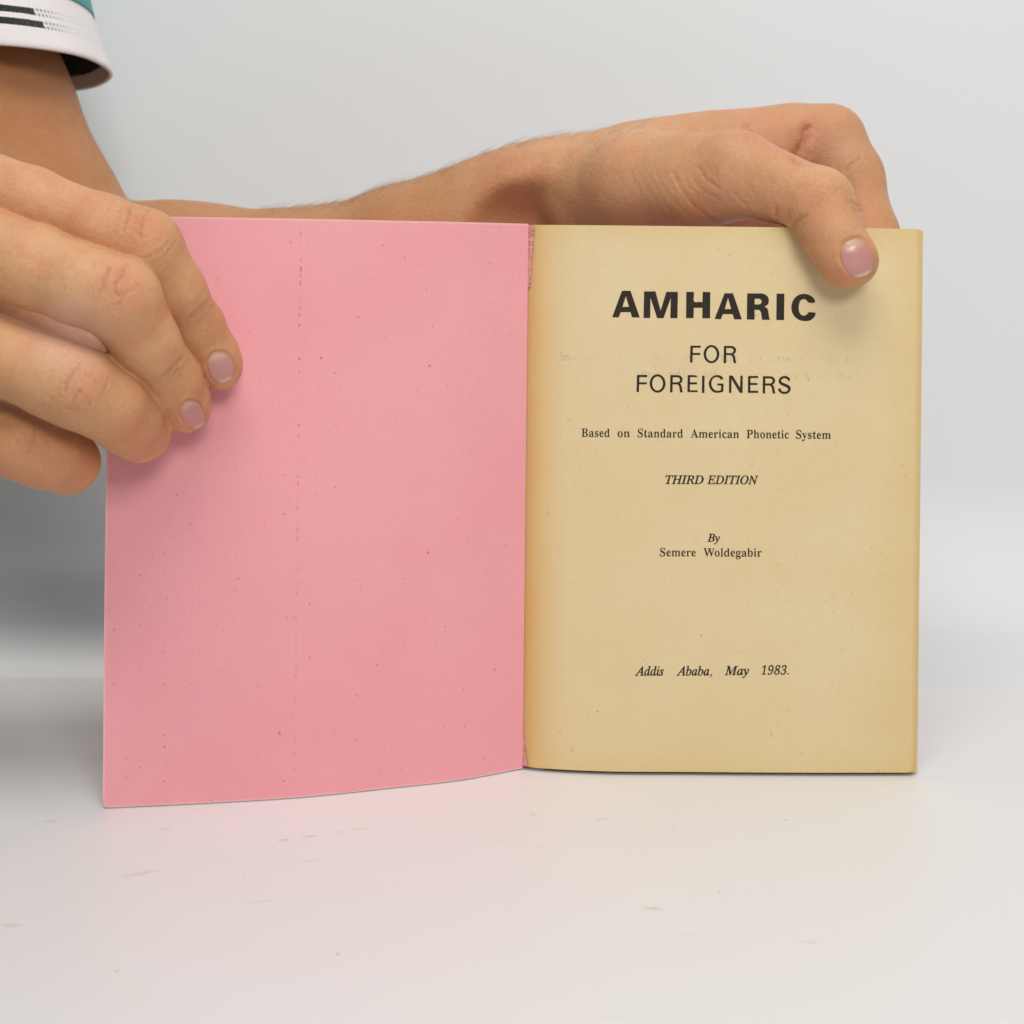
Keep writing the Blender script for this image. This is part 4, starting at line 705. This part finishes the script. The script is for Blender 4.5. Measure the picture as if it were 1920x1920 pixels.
def nail_mesh(bvh, nl):
    name, c, ax, hw, hl = nl; ax = np.array(ax) / np.linalg.norm(ax); sd = np.array([ax[1], -ax[0]])
    nr, na = 10, 44; v = []; uv = []; n_ = []
    for i in range(nr + 1):
        r = i / nr
        for j in range(na):
            a = 2 * math.pi * j / na; cu, su = math.cos(a), math.sin(a)
            uu = r * math.copysign(abs(cu) ** (2 / 2.3), cu); vv = r * math.copysign(abs(su) ** (2 / 2.3), su)
            p = np.array(c) + sd * uu * hw * .97 + ax * vv * hl * .97
            d = Vector(np.array([0, 1, 0]) + (p[0] - CX) / F * RV + (CY - p[1]) / F * UV_).normalized()
            hit = bvh.ray_cast(Vector(CAM), d)
            if hit[0] is None: hit = bvh.find_nearest(Vector(CAM) + d * 0.39)
            v.append(np.array(hit[0]) ); n_.append(np.array(hit[1])); uv.append((uu * .5 + .5, vv * .5 + .5))
            if i == 0: break
    V = np.array(v); Nn = np.array(n_); N0 = Nn.mean(0); N0 /= np.linalg.norm(N0)
    U2 = np.array(uv) * 2 - 1
    # smooth plate: quadratic fit of height over (u, v)
    Amat = np.stack([np.ones(len(V)), U2[:, 0], U2[:, 1], U2[:, 0] ** 2, U2[:, 1] ** 2, U2[:, 0] * U2[:, 1]], 1)
    k = np.linalg.lstsq(Amat, V, rcond=None)[0]; S = Amat @ k
    e = np.linalg.norm(U2, axis=1)
    top = S + N0 * (-.00010 + .00006 * np.clip(U2[:, 1], 0, 1) - .00018 * np.clip(-U2[:, 1] - .6, 0, 1))[:, None]
    bot = top - N0 * .00040
    n = len(V); VV = np.vstack([top, bot]); f = []
    for s_, off in ((1, 0), (-1, n)):
        for j in range(na):
            t3 = (off, off + 1 + j, off + 1 + (j + 1) % na); f.append(t3[::s_])
        for i in range(1, nr):
            for j in range(na):
                a, b = off + 1 + (i - 1) * na + j, off + 1 + (i - 1) * na + (j + 1) % na; f.append((a, a + na, b + na, b)[::s_])
    o0 = 1 + (nr - 1) * na
    for j in range(na): f.append((o0 + j, n + o0 + j, n + o0 + (j + 1) % na, o0 + (j + 1) % na))
    me = mesh(name, VV, f); ul = me.uv_layers.new(name='UVMap')
    for l in me.loops: ul.data[l.index].uv = uv[l.vertex_index % n]
    bm = bmesh.new(); bm.from_mesh(me); bmesh.ops.recalc_face_normals(bm, faces=bm.faces); bm.to_mesh(me); bm.free()
    return me

def build_person():
    skin = mat_skin()
    hs = .00062
    Va, Qa, Na = surface(f_arm, (-0.34, -0.035, 0.03), (0.175, 0.165, 0.44), .00078)
    Vh, Qh, Nh = surface(f_hand, (-0.25, -0.11, 0.03), (-0.055, 0.012, 0.21), hs)
    # low, slow unevenness of flesh and tendons
    def slow(V): return (np.sin(V[:, 0] * 260 + 1.3) * np.sin(V[:, 1] * 310 + .4) + np.sin(V[:, 2] * 240 + V[:, 0] * 150)) * .00010
    Va = Va + Na * slow(Va)[:, None]; Vh = Vh + Nh * slow(Vh)[:, None]
    bva = BVHTree.FromPolygons([tuple(map(float, v)) for v in Va], [tuple(map(int, q)) for q in Qa])
    bvh = BVHTree.FromPolygons([tuple(map(float, v)) for v in Vh], [tuple(map(int, q)) for q in Qh])
    nails = [nail_mesh(bvh, NAILS[0]), nail_mesh(bvh, NAILS[1]), nail_mesh(bva, NAILS[2])]
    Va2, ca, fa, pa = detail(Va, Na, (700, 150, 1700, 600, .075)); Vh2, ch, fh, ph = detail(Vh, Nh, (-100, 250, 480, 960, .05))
    Vc, Qc, _ = surface(f_body_core, (-0.63, -0.27, -0.29), (-0.25, 0.17, 0.58), .005)
    keep = Vh2[Qh].mean(1)[:, 0] > -0.243; Qh2 = Qh[keep]
    V = np.vstack([Va2, Vh2, Vc]); Q = np.vstack([Qa, Qh2 + len(Va2), Qc + len(Va2) + len(Vh2)])
    me = fast_mesh('person', V, Q)
    # right forearm beyond the fine hand belongs to the coarse mesh
    z = np.zeros(len(Vc))
    pxa = to_px(Va2)
    tan_a = np.clip((1040 - pxa[:, 0]) / 240, 0, 1) * .62
    for nm, arr in (('crease', np.r_[ca, ch, z]), ('flush', np.r_[fa, fh, z]), ('pale', np.r_[pa, ph, z]), ('tan', np.r_[tan_a, np.zeros(len(Vh2)), z])):
        at = me.attributes.new(nm, 'FLOAT', 'POINT'); at.data.foreach_set('value', arr.astype(np.float32))
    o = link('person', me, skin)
    tag(o, 'person in teal short-sleeved shirt holding the open book, one hand each side', 'person')
    mn = mat_nail()
    for (name, *_), m in zip(NAILS, nails): link(name, m, mn, o)
    # hair on the forearm
    pick = np.nonzero((pxa[:, 0] > 480) & (pxa[:, 0] < 1230) & (Na[:, 2] > -.1) & (Na[:, 1] < .75))[0]
    wgt = np.where(pxa[pick, 0] > 1090, .18, 1.0) * np.where(np.abs(Na[pick, 1]) < .45, 1.0, .04) * (0.1 + np.clip(Na[pick, 2], 0, 1))
    pick = np.random.choice(pick, 850, replace=False, p=wgt / wgt.sum()); hv = []; hf = []
    for i in pick:
        p = Va2[i]; n = Na[i]; ax = np.array([.93, -.05, .22 + random.uniform(-.2, .2)]) + np.random.normal(0, .24, 3); ax -= n * (ax @ n); ax /= np.linalg.norm(ax)
        L_ = random.uniform(.0022, .0062); lift = random.uniform(.30, .85); bend = np.random.normal(0, .18, 3); b = len(hv); pts = []
        for s in range(5):
            t = s / 4; pts.append(p - n * .0002 + ax * L_ * t + n * L_ * lift * (t - .55 * t * t) + bend * L_ * t * t * .5)
        side = np.cross(ax, n)
        for s, q in enumerate(pts):
            r = .000031 * (1 - .75 * s / 4)
            for a in (0, 2.094, 4.189): hv.append(q + (n * math.cos(a) + side * math.sin(a)) * r)
        for s in range(4):
            for k in range(3): a0 = b + s * 3 + k; a1 = b + s * 3 + (k + 1) % 3; hf.append((a0, a1, a1 + 3, a0 + 3))
    tag(link('arm_hair', mesh('arm_hair', np.array(hv), hf), mat_hair(), o), kind='stuff')
    # shirt: torso and shoulders in one cloth, then the left sleeve with its knitted cuff
    teal = mat_teal()
    def f_shirt(P):
        d = f_core(P) - .004
        d = smin(d, chain(P, rc([('m', -0.47, -.19, .385, .062), ('m', -0.462, -.203, .26, .062), ('m', -0.458, -.205, .21, .060)]), .02), .03)
        return np.maximum(d, P[:, 2] - .445)
    Vs, Qs, _ = surface(f_shirt, (-0.64, -0.29, -0.29), (-0.24, 0.19, 0.47), .005)
    shirt = link('shirt', fast_mesh('shirt', Vs, Qs), teal, o)
    # sleeve sections up the upper arm: centre, half widths along x and y
    hem = np.array([-0.1955, .0990, .2108]); top = np.array([-0.280, .090, .385]); axis = (top - hem) / np.linalg.norm(top - hem)
    ex = np.array([1.0, 0, 0]); n = 96
    def ring(t, dr, drop=0.0):
        c = hem + (top - hem) * t; rx = .0494 + .010 * t + dr; ry = .0450 + .014 * t + dr; lev = max(0, 1 - t * 1.4); out = []
        for j in range(n):
            a = 2 * math.pi * j / n; ca, sa = math.cos(a), math.sin(a); e = 2 / (2.0 + 1.0 * lev)
            # hem nearly level, upper rings square to the arm
            off = np.array([rx * math.copysign(abs(ca) ** e, ca), (ry if sa < 0 else ry + .011 * lev) * math.copysign(abs(sa) ** e, sa), 0.0])
            off[2] += (1 - lev) * (-off[0] * axis[0] / axis[2]) * .8 + lev * (-.0035 * max(0, sa) + .0006 * ca)
            wr = .0012 * math.sin(a * 3 + 9 * t) * min(1, t * 5) + .0008 * math.sin(a * 5 + 1.3)
            out.append(c + off * (1 + wr / .05))
        return np.array(out)
    Ltot = np.linalg.norm(top - hem); hc = .0176 / (axis[2] * Ltot)
    def loft(name, rings, mats, mi=None, uvs=None, parent=shirt):
        v = np.vstack(rings); f = []; m = []
        for i in range(len(rings) - 1):
            for j in range(n): f.append((i * n + j, i * n + (j + 1) % n, (i + 1) * n + (j + 1) % n, (i + 1) * n + j)); m.append(mi[i] if mi else 0)
        me = mesh(name, v, f); ob = link(name, me, mats, parent)
        me.polygons.foreach_set('material_index', m)
        if uvs:
            ul = me.uv_layers.new(name='UVMap')
            for p in me.polygons:
                for k, li in enumerate(p.loop_indices):
                    i, j = me.loops[li].vertex_index // n, me.loops[li].vertex_index % n
                    ul.data[li].uv = (ang(j), uvs[i])
        return ob
    r0 = ring(0, 0); arc = np.r_[0, np.cumsum(np.linalg.norm(np.diff(np.vstack([r0, r0[:1]]), axis=0), axis=1))]
    def ang(j):                                                       # metres round the cuff from its front, positive to the right
        q = (arc[j % n] - arc[3 * n // 4]) % arc[n]
        return q if q <= arc[n] / 2 else q - arc[n]
    outer_t = [hc * k / 12 for k in range(13)]
    rings = []; mi = []; uvs = []
    inner = [hc * 1.0 * (1 - k / 10) for k in range(11)]
    for t in inner: rings.append(ring(t, -.0014)); uvs.append(t * Ltot * axis[2]); mi.append(1)
    for k in range(1, 4): a = math.pi * k / 4; r_ = ring(0, -.0007 - .0007 * math.cos(a)); r_[:, 2] -= .0005 * math.sin(a); rings.append(r_); uvs.append(-.0002); mi.append(0)
    mi[10] = 0
    for t in outer_t: rings.append(ring(t, 0)); uvs.append(t * Ltot * axis[2]); mi.append(0)
    loft('sleeve_cuff', rings, [mat_cuff(), mat_cuff_inside()], mi, uvs)
    sl = [ring(hc + .0005 + (1.02 - hc) * k / 20, .0006 + (.0022 * math.sin(min(1, k / 3) * math.pi / 2))) for k in range(21)]
    sl = [ring(hc * 1.0, -.0012)] + [ring(hc * .985, .0004)] + sl
    loft('sleeve', sl, teal)
    return o
build_person()
for ob in scene.objects:
    if ob.type == 'MESH' and ob.data.polygons: ob.data.update()
bpy.context.view_layer.update()
